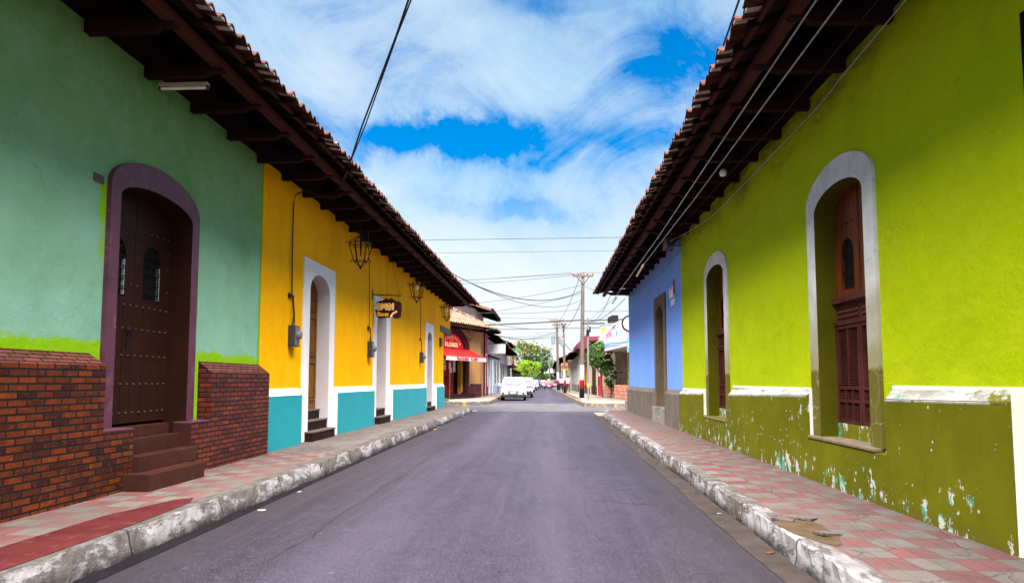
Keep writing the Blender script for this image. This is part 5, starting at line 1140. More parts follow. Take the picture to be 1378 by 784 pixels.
b = MB(); b.tube([Bn(-.1, 5.5, .01), Bn(1.25, 5.5, .01)], .02, 5); b.build('pole', M['iron'], bn)
rs = thing('round_sign', 'black rimmed round sign peeking from behind the blue house corner', 'sign', (4.6, 40.0, 4.6))
b = MB(); b.lathe([(.50, 0), (.50, .12), (.40, .12), (.40, .03)], (4.85, 40, 4.72), 20, axis='y'); b.build('rim', M['iron'], rs)
b = MB(); b.lathe([(.40, -.03), (.40, -.005)], (4.85, 40, 4.72), 20, axis='y'); b.build('disc', M['greyblue'], rs)
b = MB(); b.tube([(4.85, 40.05, 4.22), (4.85, 40.05, .2)], .05, 6); b.build('post', M['iron'], rs)
pn = thing('hanging_panel', 'small turquoise panel hanging below the round sign', 'sign', (4.85, 40, 3.2)); b = MB(); b.box(4.66, 5.1, 39.9, 39.94, 3.05, 3.85); b.build('panel', M['teal_far'], pn); b = MB(); b.box(4.72, 4.9, 39.885, 39.9, 3.3, 3.6); b.build('print', M['paper'], pn)
b = MB(); b.tube([(4.85, 39.98, 3.9), (4.85, 39.92, 3.85)], .015, 4); b.build('hook', M['iron'], pn)

rx = lambda y: 4.25 - .030 * (y - 53)
t = block_house('red_house', 'narrow red wall with a small white framed window between planter and maroon door', 4.2, 53.2, 56.2, 4.9, M['cream'], M['redwall'], [('window', 54.0, 55.0, 1.9, 3.0, M['offwhite'], M['greyblue']), ('window', 54.0, 55.0, 1.0, 1.6, M['redwall'], M['dark'])], side=1, over=.4, base_h=2.4, eave=False)
t = block_house('cream_house', 'cream house with a big dark maroon door behind the thin metal pole', 4.08, 56.4, 62.5, 4.7, M['cream'], M['maroon'], [('door', 57.4, 60.6, .25, 2.7, M['maroon'], M['riser'])], side=1, over=.45)
t = block_house('amber_house', 'cream house with amber pilaster and maroon base under a deep maroon awning', 3.9, 62.7, 76, 4.5, M['cream'], M['maroon'], [('door', 64, 65.1, .3, 3.1, M['cream'], M['riser']), ('door', 67.2, 68.1, .3, 3.1, M['amber'], M['riser']), ('door', 70.4, 71.4, .3, 3.1, M['cream'], M['greyblue']), ('door', 73.6, 74.6, .3, 3.1, M['cream'], M['riser'])], side=1, over=.3, eave=False)
b = MB(); b.box(3.82, 3.9, 66.2, 69.2, .98, 4.45); b.build('pilaster', M['amber'], t)
b = MB(); b.prism([(3.9, 5.9), (2.75, 4.75), (2.75, 4.35), (3.9, 4.35)], lambda u, v, w_: (u, w_, v), 63, 71.5); b.build('awning', M['maroon_roof'], t)
b = MB(); b.prism([(12, 6.2), (3.9, 6.0), (2.9, 4.9), (2.9, 4.8), (3.9, 5.6), (12, 5.8)], lambda u, v, w_: (u, w_, v), 71.6, 76); b.build('roof', M['maroon_roof'], t)
t = block_house('cream_row_house', 'long cream house with tall dark doors and maroon base past the awning', 3.55, 76.2, 96, 4.6, M['cream'], M['maroon'], [('door', 78 + 3.6 * k, 79.1 + 3.6 * k, .3, 3.2, M['offwhite'], M['riser']) for k in range(5)], side=1, over=1.1, roofm=M['maroon_roof'])
t = block_house('far_tan_house', 'tan house with sloping maroon roof near the far utility pole', 3.0, 96.3, 118, 4.7, M['cream'], M['redwall'], [('door', 98 + 4.4 * k, 99.3 + 4.4 * k, .3, 3.1, M['offwhite'], M['riser']) for k in range(5)], side=1, over=1.3, roofm=M['maroon_roof'])
t = block_house('far_white_house', 'pale house front farthest along the right side', 2.5, 118.4, 190, 4.8, M['offwhite'], M['maroon'], [('door', 121 + 8 * k, 122.4 + 8 * k, .3, 3.1, M['cream'], M['riser']) for k in range(8)], side=1, over=1.2, roofm=M['maroon_roof'])
os_ = thing('shop_board', 'orange and red hanging shop board far down the right pavement', 'sign', (1.9, 76, 2.8)); b = MB(); b.box(1.62, 2.3, 76, 76.12, 2.55, 3.35); bo = b.build('board', M['orange'], os_); b = MB(); b.box(1.64, 2.28, 75.985, 76, 2.82, 3.08); b.build('red_band', M['redwall'], bo)
b = MB(); b.tube([(1.7, 76.06, 3.4), (3.5, 76.06, 3.45)], .03, 5); b.build('bracket', M['iron'], os_)
sp = thing('street_banner', 'white banner strung across the far end of the street', 'banner', (-.8, 165, 4)); b = MB(); b.box(-.6, 2.6, 165, 165.05, 3.25, 4.35); b.build('cloth', M['paper'], sp); b = MB(); b.tube(sag((-5.6, 165.02, 4.5), (2.3, 165.02, 4.4), .03), .02, 4); b.build('rope', M['iron'], sp)

# ------------------------------------------------------------------ utility poles, wires
M['pole_wood'] = paint('weathered_pole_concrete', (0.1152, 0.0896, 0.0704), .25, .9, 4.0, .3, (0.0448, 0.032, 0.0256), .6)
def m_polepaint():
    n = N('banded_pole', .8); z = n.z
    a = n.mix(n.step(n.noise(3, 6, .7, n.vec(sc=(1, 1, .3))), .3, .7), (.070, .052, .044), (.105, .082, .070))
    a = n.mix(n.step(n.math('ADD', z, n.math('MULTIPLY', n.noise(6, 4), .15)), 2.55, 2.6, 1, 0), a, (.30, .30, .32))
    a = n.mix(n.step(n.math('ADD', z, n.math('MULTIPLY', n.noise(6, 4), .15)), 1.52, 1.56, 1, 0), a, (.25, .012, .018))
    a = n.mix(n.step(n.math('ADD', z, n.math('MULTIPLY', n.noise(6, 4), .15)), .94, .98, 1, 0), a, (.02, .02, .025)); n.color(a); return n.m
M['pole_banded'] = m_polepaint()
M['transformer'] = plain('grey_transformer', (.16, .18, .20), .5, .2); M['porcelain'] = plain('brown_insulator', (.16, .07, .05), .3)
def utility_pole(name, label, x, y, h, r0, arms, mat_, cans=(), lamp=None, lean=0.0):
    t = thing(name, label, 'utility pole', (x, y, .2), group='utility poles along the right pavement')
    b = MB(); b.tube([(x + lean * k / 6, y, .15 + (h - .15) * k / 6) for k in range(7)], r0, 10, r1=r0 * .62); b.build('pole', M[mat_], t, smooth=True)
    for z, hw in arms:
        a = MB(); xo = x + lean * z / h; a.box(xo - hw, xo + hw, y - .16, y - .05, z - .055, z + .055); ar = a.build('crossarm', M['pole_wood'], t)
        s = MB(); s.tube([(xo - hw * .62, y - .11, z - .05), (xo, y - .12, z - .62)], .025, 5); s.tube([(xo + hw * .62, y - .11, z - .05), (xo, y - .12, z - .62)], .025, 5); s.build('brace', M['iron'], ar)
        i_ = MB()
        for k in (-.95, -.45, .45, .95): i_.lathe([(.03, z + .055), (.07, z + .10), (.045, z + .15), (.075, z + .19), (.02, z + .25)], (xo + hw * k, y - .1, 0), 8)
        i_.build('insulators', M['porcelain'], ar)
    for (dx, z, rr, hh) in cans:
        c = MB(); c.lathe([(rr * .9, z), (rr, z + .05), (rr, z + hh - .06), (rr * .75, z + hh)], (x + dx, y - .05, 0), 12); co = c.build('transformer', M['transformer'], t)
        c = MB(); c.lathe([(.05, z + hh), (.06, z + hh + .05), (.03, z + hh + .2)], (x + dx, y - .1, 0), 7); c.box(min(x, x + dx), max(x, x + dx), y - .02, y + .06, z + hh * .6, z + hh * .7); c.build('bushing', M['porcelain'], co)
    if lamp:
        (lx, lz, z0) = lamp; l = MB(); l.tube([(x, y, z0), (x + (lx - x) * .5, y - .2, lz + .12), (lx + .5, y - .3, lz + .05)], .06, 6); lo_ = l.build('lamp_arm', M['transformer'], t)
        l = MB(); l.lathe([(.05, .55), (.11, .40), (.17, .1), (.15, -.15), (.05, -.3)], (lx, y - .3, lz), 10, axis='x'); l.v = [(a, b_, lz + (c - lz) * .6) for a, b_, c in l.v]; l.build('lamp_head', M['transformer'], lo_)
    return t
utility_pole('utility_pole', 'tall wooden utility pole with red, white and black painted foot by the junction', 2.42, 48, 9.05, .18, [(8.75, .72)], 'pole_banded', lean=.15)
tp = thing('metal_pole', 'thin pale metal pole standing by the yellow painted kerb corner', 'pole', (2.54, 42.4, .2))
b = MB(); b.tube([(2.54, 42.4, .15), (2.54, 42.4, 5.3)], .055, 8); b.build('post', M['grey_lt'], tp); b = MB(); b.box(2.2, 3.6, 42.36, 42.44, 4.90, 4.97); b.box(2.45, 2.63, 42.3, 42.5, 4.2, 4.55); b.box(2.64, 2.72, 42.3, 42.5, 4.4, 4.75); b.build('bracket', M['iron'], tp)
b = MB(); b.lathe([(.062, 1.0), (.062, 1.22)], (2.54, 42.4, 0), 8); b.build('sticker', M['green_ink'], tp)
utility_pole('utility_pole', 'far utility pole with two hanging grey transformers and a street lamp arm', 1.45, 87.5, 9.4, .2, [(9.1, .9), (8.5, .6)], 'pole_banded', cans=[(-.62, 6.1, .24, 1.05), (.30, 6.1, .24, 1.05)], lamp=(-1.2, 7.6, 7.4), lean=-.15)
utility_pole('utility_pole', 'slimmer far utility pole with one transformer near the orange shop board', 1.72, 66, 6.9, .14, [(6.75, .25)], 'pole_banded', cans=[(-.22, 4.75, .17, .75)], lean=-.1)
utility_pole('utility_pole', 'most distant utility pole with a street lamp over the road', .6, 150, 8.6, .2, [(8.3, .8)], 'pole_wood', lamp=(-1.4, 6.9, 6.8))
gX = 'cables strung over the junction'
def wire(p, q, s_, r, label, m_='cable'): cable(label, sag(p, q, s_), r, m_, gX)
th = 'thin cable crossing high over the far junction'
wire((-30, 40, 9.8), (30, 40, 10.0), .1, .018, 'upper of the two nearest wires crossing level over the junction', 'cable_g')
wire((-30, 40.6, 9.15), (30, 40.6, 9.4), .15, .012, 'lower of the two nearest wires crossing level over the junction', 'cable_g')
wire((-40, 48, 7.9), (1.8, 47.9, 9.0), .5, .014, th, 'cable_g'); wire((-40, 48, 8.3), (3.2, 47.9, 9.0), .5, .014, th, 'cable_g'); wire((3.2, 47.9, 9.0), (40, 48, 9.2), .5, .014, th, 'cable_g'); wire((-40, 55, 8.3), (1.45, 87, 9.3), .4, .02, th, 'cable_g')
wire((-3.7, 33.5, 6.2), (2.45, 48, 7.7), .75, .026, 'thick dark cable sagging from the yellow house eaves to the tall pole')
wire((-3.5, 21.5, 5.1), (2.5, 48, 7.1), .9, .014, 'long thin cable drooping from the yellow eaves to the tall pole')
wire((-8, 50, 5.4), (2.45, 48, 5.65), .05, .045, 'bundled thick cable stretched level across the junction below the pole top')
wire((-8, 50, 5.15), (12, 46, 5.2), .1, .022, 'thinner level cable just under the bundled cable')
wire((2.45, 48, 5.6), (14, 44, 5.9), .1, .04, 'bundled cable running right from the tall pole over the cafe roof')
wire((2.54, 42.4, 5.0), (3.2, 28, 4.75), .25, .014, 'cable from the thin metal pole to the blue house eaves corner')
wire((2.54, 42.4, 5.2), (2.6, 27.5, 4.9), .5, .012, 'second slack cable from the thin metal pole to the blue house eaves')
wire((2.54, 48, 8.2), (3.0, 29, 5.3), .3, .012, 'fine cable slanting from the tall pole top to the blue house roof', 'cable_g')
wire((-5, 55, 6.2), (1.72, 66, 6.6), .4, .02, 'cable from the peach shop side to the slim far pole', 'cable_g'); wire((2.42, 48, 6.9), (1.72, 66, 6.4), .3, .022, 'cable running down the street from the tall pole to the slim pole', 'cable_g')
wire((2.42, 48, 8.9), (1.5, 87.5, 9.0), .5, .02, 'cable linking the tops of the two taller poles', 'cable_g'); wire((1.72, 66, 5.0), (3.3, 70, 4.3), .3, .03, 'slack cable from the slim pole to the maroon awning house', 'cable_g')
for k in range(4): wire((-5.0, 62 + 9 * k, 5.6 + .4 * k), (1.55, 80 + 4 * k, 6.6 + .5 * k), .4, .018, 'thin cable crossing the far street below the transformers', 'cable_g')
for k, (x0, z0, x1, z1, y0, y1, sg) in enumerate(((-12, 7.2, 2.4, 8.1, 52, 48, .5), (-14, 6.6, 2.4, 7.5, 56, 48, .6), (-9, 6.2, 2.42, 6.4, 44, 48, .35), (2.42, 6.3, 12, 7.4, 48, 52, .3), (-16, 10.2, 2.42, 8.9, 60, 48, .4), (-4.8, 6.0, 1.7, 6.3, 70, 66, .35))):
    wire((x0, y0, z0), (x1, y1, z1), sg, .014, 'thin cable fanning out from the tall pole over the junction', 'cable')
wire((1.45, 87.5, 9.0), (.6, 150, 8.2), .8, .022, 'cable from the transformer pole to the most distant pole', 'cable_g')

# ------------------------------------------------------------------ vehicles
M['tyre'] = plain('tyre_rubber', (.015, .015, .016), .8); M['rim'] = plain('wheel_rim', (.45, .45, .47), .35, .6); M['car_glass'] = N('car_window_glass', .2, .12).m
M['car_glass'].node_tree.nodes['Principled BSDF'].inputs['Base Color'].default_value = (.05, .06, .07, 1)
M['trim'] = plain('dark_car_trim', (.018, .018, .020), .5); M['chrome'] = plain('bright_trim', (.55, .56, .58), .25, .8); M['headlight'] = plain('headlight_glass', (.62, .66, .70), .15); M['plate'] = plain('number_plate', (.45, .60, .75), .5)
def carpaint(name, c):
    n = N(name, .4, .25); n.b.inputs['Coat Weight'].default_value = .1; n.color(n.mix(n.step(n.noise(6, 4), .3, .7), sc(c, .92), sc(c, 1.05))); return n.m
def car(label, cat, loc, rz, c, L=4.4, W=1.82, H=1.66, suv=True, group='cars along the far street', taxi=False, plate=True):
    """front towards -y in its own space"""
    t = thing('parked_car', label, cat, loc, rz, group); P = carpaint('car_paint', c)
    hood, belt = (.98, 1.05) if suv else (.82, .92); zb = .30
    def ring(y, w_, z0, z1, tuck=.06): hw = w_ / 2; return [(-hw + tuck * 1.4, y, z0), (hw - tuck * 1.4, y, z0), (hw, y, z0 + .14), (hw + .0, y, z0 + (z1 - z0) * .55), (hw - tuck, y, z1 - .07), (hw - tuck * 2.6, y, z1), (-hw + tuck * 2.6, y, z1), (-hw + tuck, y, z1 - .07), (-hw, y, z0 + (z1 - z0) * .55), (-hw, y, z0 + .14)]
    st = [ring(-L / 2, W * .80, zb + .12, hood - .30), ring(-L / 2 + .10, W * .93, zb + .02, hood - .16), ring(-L / 2 + .45, W * .985, zb, hood - .06), ring(-L / 2 + 1.15, W, zb - .04, hood + .02), ring(-.2, W, zb - .04, belt), ring(L / 2 - .8, W, zb - .04, belt + .04), ring(L / 2 - .15, W * .96, zb, belt + .02), ring(L / 2, W * .88, zb + .12, belt - .12)]
    b = MB(); n = 10; b.add([q for r_ in st for q in r_], [(i * n + j, i * n + (j + 1) % n, (i + 1) * n + (j + 1) % n, (i + 1) * n + j) for i in range(len(st) - 1) for j in range(n)] + [tuple(range(n)), tuple((len(st) - 1) * n + j for j in range(n))])
    b.build('body', P, t, world=False, smooth=True)
    hw = W / 2
    def cab(y, w_, z): return (y, w_ / 2, z)
    y0, y1, y2, y3 = -L / 2 + 1.05, -L / 2 + 1.85, L / 2 - (.55 if suv else 1.0), L / 2 - .12
    lo, hi = (W * .93, W * .72)
    b = MB(); v = [(-lo / 2, y0, belt - .04), (lo / 2, y0, belt - .04), (hi / 2, y1, H - .06), (-hi / 2, y1, H - .06), (-lo / 2, y3, belt - .02), (lo / 2, y3, belt - .02), (hi / 2, y2, H - .06), (-hi / 2, y2, H - .06)]
    b.add(v, [(0, 1, 2, 3), (5, 4, 7, 6), (1, 5, 6, 2), (4, 0, 3, 7)]); b.build('cabin_glass', M['car_glass'], t, world=False)
    b = MB(); r_ = [(-hi / 2 - .02, y1 - .05, H - .07), (hi / 2 + .02, y1 - .05, H - .07), (hi / 2 + .02, y2 + .04, H - .07), (-hi / 2 - .02, y2 + .04, H - .07), (-hi / 2 + .1, y1 + .12, H), (hi / 2 - .1, y1 + .12, H), (hi / 2 - .1, y2 - .15, H), (-hi / 2 + .1, y2 - .15, H)]
    b.add(r_, [(0, 1, 2, 3), (4, 5, 6, 7), (0, 1, 5, 4), (1, 2, 6, 5), (2, 3, 7, 6), (3, 0, 4, 7)])
    for s in (-1, 1):
        b.tube([(s * lo / 2, y0, belt - .03), (s * hi / 2, y1, H - .05)], .05, 5); b.tube([(s * lo / 2, y3, belt - .02), (s * hi / 2, y2, H - .05)], .07, 5)
        ym = .1; b.tube([(s * (lo / 2 + .005), ym, belt - .02), (s * (hi / 2 + .005), ym, H - .06)], .04, 5)
    b.build('roof', P, t, world=False)
    for s in (-1, 1):
        for yy in (-L / 2 + .88, L / 2 - .85):
            R_ = .36 if suv else .31; w_ = MB(); w_.lathe([(R_ * .8, -.10), (R_, -.08), (R_, .08), (R_ * .8, .10)], (s * (hw - .11), yy, R_), 18, axis='x'); wo = w_.build('wheel', M['tyre'], t, world=False)
            w_ = MB(); w_.lathe([(R_ * .58, s * .0), (R_ * .56, s * .108), (.05, s * .09)], (s * (hw - .11), yy, R_), 12, axis='x'); w_.build('rim', M['rim'], wo, world=False)
        h = MB(); h.add([(s * .44, -L / 2 + .02, hood - .34), (s * (hw - .10), -L / 2 + .13, hood - .30), (s * (hw - .06), -L / 2 + .30, hood - .13), (s * .50, -L / 2 + .07, hood - .20), (s * .44, -L / 2 + .2, hood - .34), (s * (hw - .12), -L / 2 + .4, hood - .30), (s * (hw - .1), -L / 2 + .5, hood - .13), (s * .50, -L / 2 + .4, hood - .2)], [(0, 1, 2, 3), (4, 7, 6, 5), (0, 3, 7, 4), (1, 5, 6, 2), (3, 2, 6, 7), (0, 4, 5, 1)]); h.build('headlight', M['headlight'], t, world=False)
        m_ = MB(); m_.add([(s * (hw - .02), y0 + .12, belt), (s * (hw + .2), y0 + .06, belt + .02), (s * (hw + .2), y0 + .08, belt + .17), (s * (hw - .0), y0 + .14, belt + .14), (s * (hw - .02), y0 + .22, belt), (s * (hw + .18), y0 + .22, belt + .02), (s * (hw + .18), y0 + .22, belt + .17), (s * hw, y0 + .24, belt + .14)], [(0, 1, 2, 3), (4, 7, 6, 5), (0, 3, 7, 4), (1, 5, 6, 2), (3, 2, 6, 7), (0, 4, 5, 1)]); m_.build('mirror', P, t, world=False)
        f = MB(); f.lathe([(.075, -L / 2 - .01), (.06, -L / 2 + .1)], (s * (hw - .22), 0, zb + .24), 10, axis='y'); f.build('fog_lamp', M['trim'], t, world=False)
    g = MB(); zt = hood - .32
    g.prism([(-.42, zt), (.42, zt), (.30, zt - .20), (-.30, zt - .20)], lambda u, v_, w_: (u, w_, v_), -L / 2 - .035, -L / 2 + .1); go = g.build('grille', M['trim'], t, world=False)
    g = MB()
    for k in range(3): g.box(-.38 + .03 * k, .38 - .03 * k, -L / 2 - .05, -L / 2 - .03, zt - .05 - k * .055, zt - .025 - k * .055)
    g.box(-.45, .45, -L / 2 - .03, -L / 2 + .1, zt + .06, zt + .10); g.build('grille_bars', M['chrome'], go, world=False)
    g = MB(); g.box(-hw * .86, hw * .86, -L / 2 - .02, -L / 2 + .3, zb - .06, zb + .14); g.box(-hw + .02, hw - .02, -L / 2 + .3, L / 2 - .3, zb - .06, zb + .02); g.build('bumper', M['trim'], t, world=False, bevel=.03)
    if plate: g = MB(); g.box(-.19, .19, -L / 2 - .055, -L / 2 - .03, zb + .20, zb + .33); g.build('number_plate', M['plate'], t, world=False)
    if taxi: g = MB(); g.box(-.25, .25, y1 + .3, y1 + .5, H, H + .13); g.build('roof_sign', M['yellow_ink'], t, world=False, bevel=.02)
    w_ = MB(); w_.tube([(-.45, y0 - .02, belt + .02), (-.05, y0 + .12, belt + .16)], .012, 4); w_.tube([(.15, y0 - .02, belt + .02), (.5, y0 + .12, belt + .16)], .012, 4); w_.build('wiper', M['trim'], t, world=False)
    return t
car('white compact car with high body parked against the left kerb past the junction', 'car', (-2.42, 50.2, 0), R(1.5), (.42, .42, .43), 4.4, 1.84, 1.66)
car('silver grey car parked directly behind the white one', 'car', (-2.05, 58.5, 0), R(1), (.16, .165, .175), 4.3, 1.74, 1.50, False)
car('red car parked third in the left row', 'car', (-2.25, 68.5, 0), R(1), (.25, .01, .015), 4.2, 1.74, 1.55, False)
car('white van-like car parked fourth in the left row', 'car', (-2.35, 77, 0), R(1), (.40, .40, .41), 4.5, 1.8, 1.75)
car('dark maroon car parked fifth in the left row', 'car', (-2.4, 87, 0), R(1), (.16, .02, .05), 4.3, 1.75, 1.5, False)
car('light blue car parked well down the left row', 'car', (-2.3, 99, 0), R(1), (.06, .12, .24), 4.3, 1.75, 1.5, False)
car('white car parked farthest in the left row', 'car', (-2.2, 112, 0), R(1), (.40, .40, .41), 4.3, 1.75, 1.55, False)
car('maroon taxi with a yellow roof sign driving up the middle of the street', 'taxi', (.35, 120, 0), R(0), (.20, .006, .03), 4.2, 1.7, 1.5, False, taxi=True)
car('pale car following far behind the maroon taxi', 'car', (-.6, 141, 0), R(0), (.38, .38, .39), 4.3, 1.74, 1.5, False)
car('white car parked on the right beyond the far poles', 'car', (.7 + 1.0, 133, 0), R(1), (.40, .40, .41), 4.3, 1.74, 1.5, False)

# ------------------------------------------------------------------ people (small, far down the street)
M['skin'] = plain('brown_skin', (.26, .13, .08), .6); M['hair'] = plain('black_hair', (.012, .010, .010), .6); M['shirt_w'] = plain('white_shirt', (.74, .74, .78), .8); M['denim'] = plain('dark_trousers', (.02, .025, .05), .85)
M['shirt_y'] = plain('yellow_green_shirt', (.55, .55, .05), .8); M['shirt_b'] = plain('blue_shirt', (.03, .07, .28), .8); M['shirt_p'] = plain('pink_shirt', (.6, .15, .25), .8)
def person(label, loc, rz, shirt, trousers, h=1.68, stride=.16, hold=False, seated=False):
    t = thing('person', label, 'person', loc, rz); k = h / 1.7
    sy = stride
    J = dict(pel=(0, 0, .95), ab=(0, 0, 1.10), ch=(0, .01, 1.30), nk=(0, 0, 1.46), hd0=(0, -.01, 1.53), hd1=(0, -.015, 1.63),
             shl=(.17, 0, 1.40), ell=(.23, .02 + sy * .3, 1.12), hal=(.22, -.06 + sy * .5, .88), shr=(-.17, 0, 1.40), elr=(-.23, .02 - sy * .3, 1.12), har=(-.22, -.08 - sy * .5, .88),
             hipl=(.09, 0, .90), knl=(.10, -.03 - sy * .5, .50), anl=(.10, .03 - sy, .09), tol=(.11, -.12 - sy, .03), hipr=(-.09, 0, .90), knr=(-.10, -.03 + sy * .3, .50), anr=(-.10, .04 + sy, .10), tor=(-.11, -.10 + sy, .03))
    if hold: J['ell'] = (.22, -.06, 1.13); J['hal'] = (.12, -.28, 1.12); J['elr'] = (-.22, -.06, 1.13); J['har'] = (-.10, -.28, 1.14)
    if seated:
        J.update(knl=(.17, -.38, .82), anl=(.17, -.30, .42), tol=(.17, -.45, .36), knr=(-.17, -.38, .82), anr=(-.17, -.30, .42), tor=(-.17, -.45, .36), ell=(.25, -.18, 1.15), hal=(.27, -.42, 1.05), elr=(-.25, -.18, 1.15), har=(-.27, -.42, 1.05))
    rad = dict(pel=(.15, .11), ab=(.135, .10), ch=(.165, .115), nk=(.055, .055), hd0=(.075, .085), hd1=(.078, .092), shl=(.065, .06), shr=(.065, .06), ell=(.045, .045), elr=(.045, .045), hal=(.035, .04), har=(.035, .04), hipl=(.085, .09), hipr=(.085, .09), knl=(.06, .06), knr=(.06, .06), anl=(.045, .045), anr=(.045, .045), tol=(.04, .03), tor=(.04, .03))
    E = [('pel', 'ab'), ('ab', 'ch'), ('ch', 'nk'), ('nk', 'hd0'), ('hd0', 'hd1'), ('ch', 'shl'), ('shl', 'ell'), ('ell', 'hal'), ('ch', 'shr'), ('shr', 'elr'), ('elr', 'har'), ('pel', 'hipl'), ('hipl', 'knl'), ('knl', 'anl'), ('anl', 'tol'), ('pel', 'hipr'), ('hipr', 'knr'), ('knr', 'anr'), ('anr', 'tor')]
    nm = list(J); me = bpy.data.meshes.new('body'); me.from_pydata([tuple(c * k for c in J[q]) for q in nm], [(nm.index(a), nm.index(b)) for a, b in E], [])
    o = bpy.data.objects.new('body', me); COL.objects.link(o); o.modifiers.new('skin', 'SKIN'); sv = me.skin_vertices[0].data
    for i, q in enumerate(nm): sv[i].radius = tuple(c * k for c in rad[q]); sv[i].use_root = (q == 'pel')
    ss = o.modifiers.new('sub', 'SUBSURF'); ss.levels = 1; ss.render_levels = 1
    dg = bpy.context.evaluated_depsgraph_get(); dg.update(); m2 = bpy.data.meshes.new_from_object(o.evaluated_get(dg)); o.modifiers.clear(); o.data = m2
    m2.materials.clear()
    for mm in (M['skin'], shirt, trousers, M['trim']): m2.materials.append(mm)
    for p in m2.polygons:
        c = p.center / k; p.use_smooth = True; arm = abs(c.x) > .19 and not seated
        p.material_index = 0 if c.z > 1.45 or (c.z < 1.12 and arm and c.z > .8) or (hold and c.y < -.16 and c.z > 1.0) else (1 if c.z > .97 else (2 if c.z > .10 or (seated and c.z > .42) else 3))
    o.parent = t
    hb_ = MB(); hb_.lathe([(.03, 1.735), (.07, 1.72), (.095, 1.67), (.10, 1.60), (.085, 1.55)], (0, .012, 0), 10); hb_.v = [(x * k, y * k + .015 * (z < 1.62), z * k) for x, y, z in hb_.v]; hb_.build('hair', M['hair'], t, world=False, smooth=True)
    f = MB()
    for s in (-1, 1): f.lathe([(.010, -.105), (.006, -.115)], (s * .03 * k, 0, 1.60 * k), 6, axis='y'); f.lathe([(.015, -.02), (.02, .02)], (s * .085 * k, 0, 1.585 * k), 6, axis='y')
    f.prism([(-.012, 1.57), (.012, 1.57), (0, 1.605)], lambda u, v, w_: (u * k, w_, v * k), -.125 * k, -.09 * k); f.box(-.025 * k, .025 * k, -.105 * k, -.09 * k, 1.535 * k, 1.545 * k); f.build('face', M['skin'], t, world=False)
    return t
person('person in white shirt and dark trousers walking on the right pavement by the slim pole', (2.15, 70, .21), R(10), M['shirt_w'], M['denim'])
person('person in a white shirt walking away just beyond the first on the right pavement', (1.85, 76, .21), R(190), M['shirt_w'], M['trim'], 1.62)
person('person in a pale shirt standing beside the transformer pole', (1.75, 85, .21), R(-20), M['offwhite'], M['denim'], 1.66, .05)
person('person in a yellow green top on the right pavement between the poles', (1.95, 80, .21), R(5), M['shirt_y'], M['denim'], 1.55, .1)
person('person in a blue shirt standing in the road beside the parked left row', (-1.15, 104, 0), R(15), M['shirt_b'], M['denim'], 1.72, .1)
person('person in a pink shirt standing near the far end of the parked cars', (-.95, 118, 0), R(15), M['shirt_p'], M['denim'], 1.66, .1)

# ------------------------------------------------------------------ trees
def leafmat(name, c0, c1, tr=.25):
    n = N(name, .6, .3); oi = n.nt.nodes.new('ShaderNodeNewGeometry'); r_ = oi.outputs['Random Per Island']
    n.color(n.mix(r_, c0, c1))
    t = n.nt.nodes.new('ShaderNodeBsdfTranslucent'); n.set(t.inputs[0], n.mix(r_, sc(c0, 1.4), sc(c1, 1.4))); ms = n.nt.nodes.new('ShaderNodeMixShader'); ms.inputs[0].default_value = tr
    n.nt.links.new(n.b.outputs[0], ms.inputs[1]); n.nt.links.new(t.outputs[0], ms.inputs[2]); n.nt.links.new(ms.outputs[0], n.nt.nodes['Material Output'].inputs[0]); return n.m
M['leaf_lime'] = leafmat('lime_leaves', (.075, .155, .004), (.18, .29, .008), .35); M['leaf_dark'] = leafmat('dark_leaves', (.010, .040, .016), (.038, .085, .017)); M['leaf_mid'] = leafmat('mid_green_leaves', (.020, .065, .008), (.060, .13, .016)); M['bloom'] = leafmat('orange_yellow_blossom', (.36, .13, .006), (.46, .27, .012))
M['bark'] = paint('tree_bark', (0.072, 0.051, 0.036), .3, .95, 5, .5)
def tree(name, label, x, y, zc, rx_, ry_, rz_, mats, nclump, leaf, seed, trunk_r=.18, per=60, bloom=0.0, group=None, base=0.0):
    r = random.Random(seed); t = thing(name, label, 'tree', (x, y, base), group=group); leaves = MB(); fl_ = MB(); cl = []
    for i in range(nclump):
        while True:
            p = Vector((r.uniform(-1, 1), r.uniform(-1, 1), r.uniform(-1, 1)))
            if .25 < p.length < 1: break
        p = p.normalized() * (p.length ** .45); cl.append(Vector((x + p.x * rx_, y + p.y * ry_, zc + p.z * rz_)))
    for c in cl:
        R_ = r.uniform(.22, .42) * min(rx_, rz_) * 1.1
        for k in range(per):
            d = Vector((r.gauss(0, 1), r.gauss(0, 1), r.gauss(0, .75))); d = d.normalized() * R_ * r.uniform(.25, 1) ** .5; q = c + d
            s = leaf * r.uniform(.6, 1.4); a = Vector((r.gauss(0, 1), r.gauss(0, 1), r.gauss(0, .6))).normalized(); b_ = a.cross(Vector((r.gauss(0, 1), r.gauss(0, 1), r.gauss(0, 1)))).normalized()
            tgt = fl_ if (bloom and d.z > R_ * .15 and c.z > zc - rz_ * .2 and r.random() < bloom) else leaves
            tgt.add([q - a * s, q + b_ * s * .45, q + a * s, q - b_ * s * .45], [(0, 1, 2, 3)])
    cr = leaves.build('crown', M[mats[0]], t)
    if fl_.v: fl_.build('blossom', M['bloom'], cr)
    tk = MB(); zt = zc - rz_ * .45; tk.tube([(x, y, base - .1), (x + r.uniform(-.1, .1), y, base + (zt - base) * .5), (x + r.uniform(-.2, .2), y, zt)], trunk_r, 8, r1=trunk_r * .6)
    for c in cl[::max(1, len(cl) // 9)]: m_ = Vector((x, y, zt)).lerp(c, .5) + Vector((0, 0, -.1 * rz_)); tk.tube([(x, y, zt - .3), m_, c], trunk_r * .45, 5, r1=trunk_r * .1)
    tk.build('trunk', M['bark'], t); return t
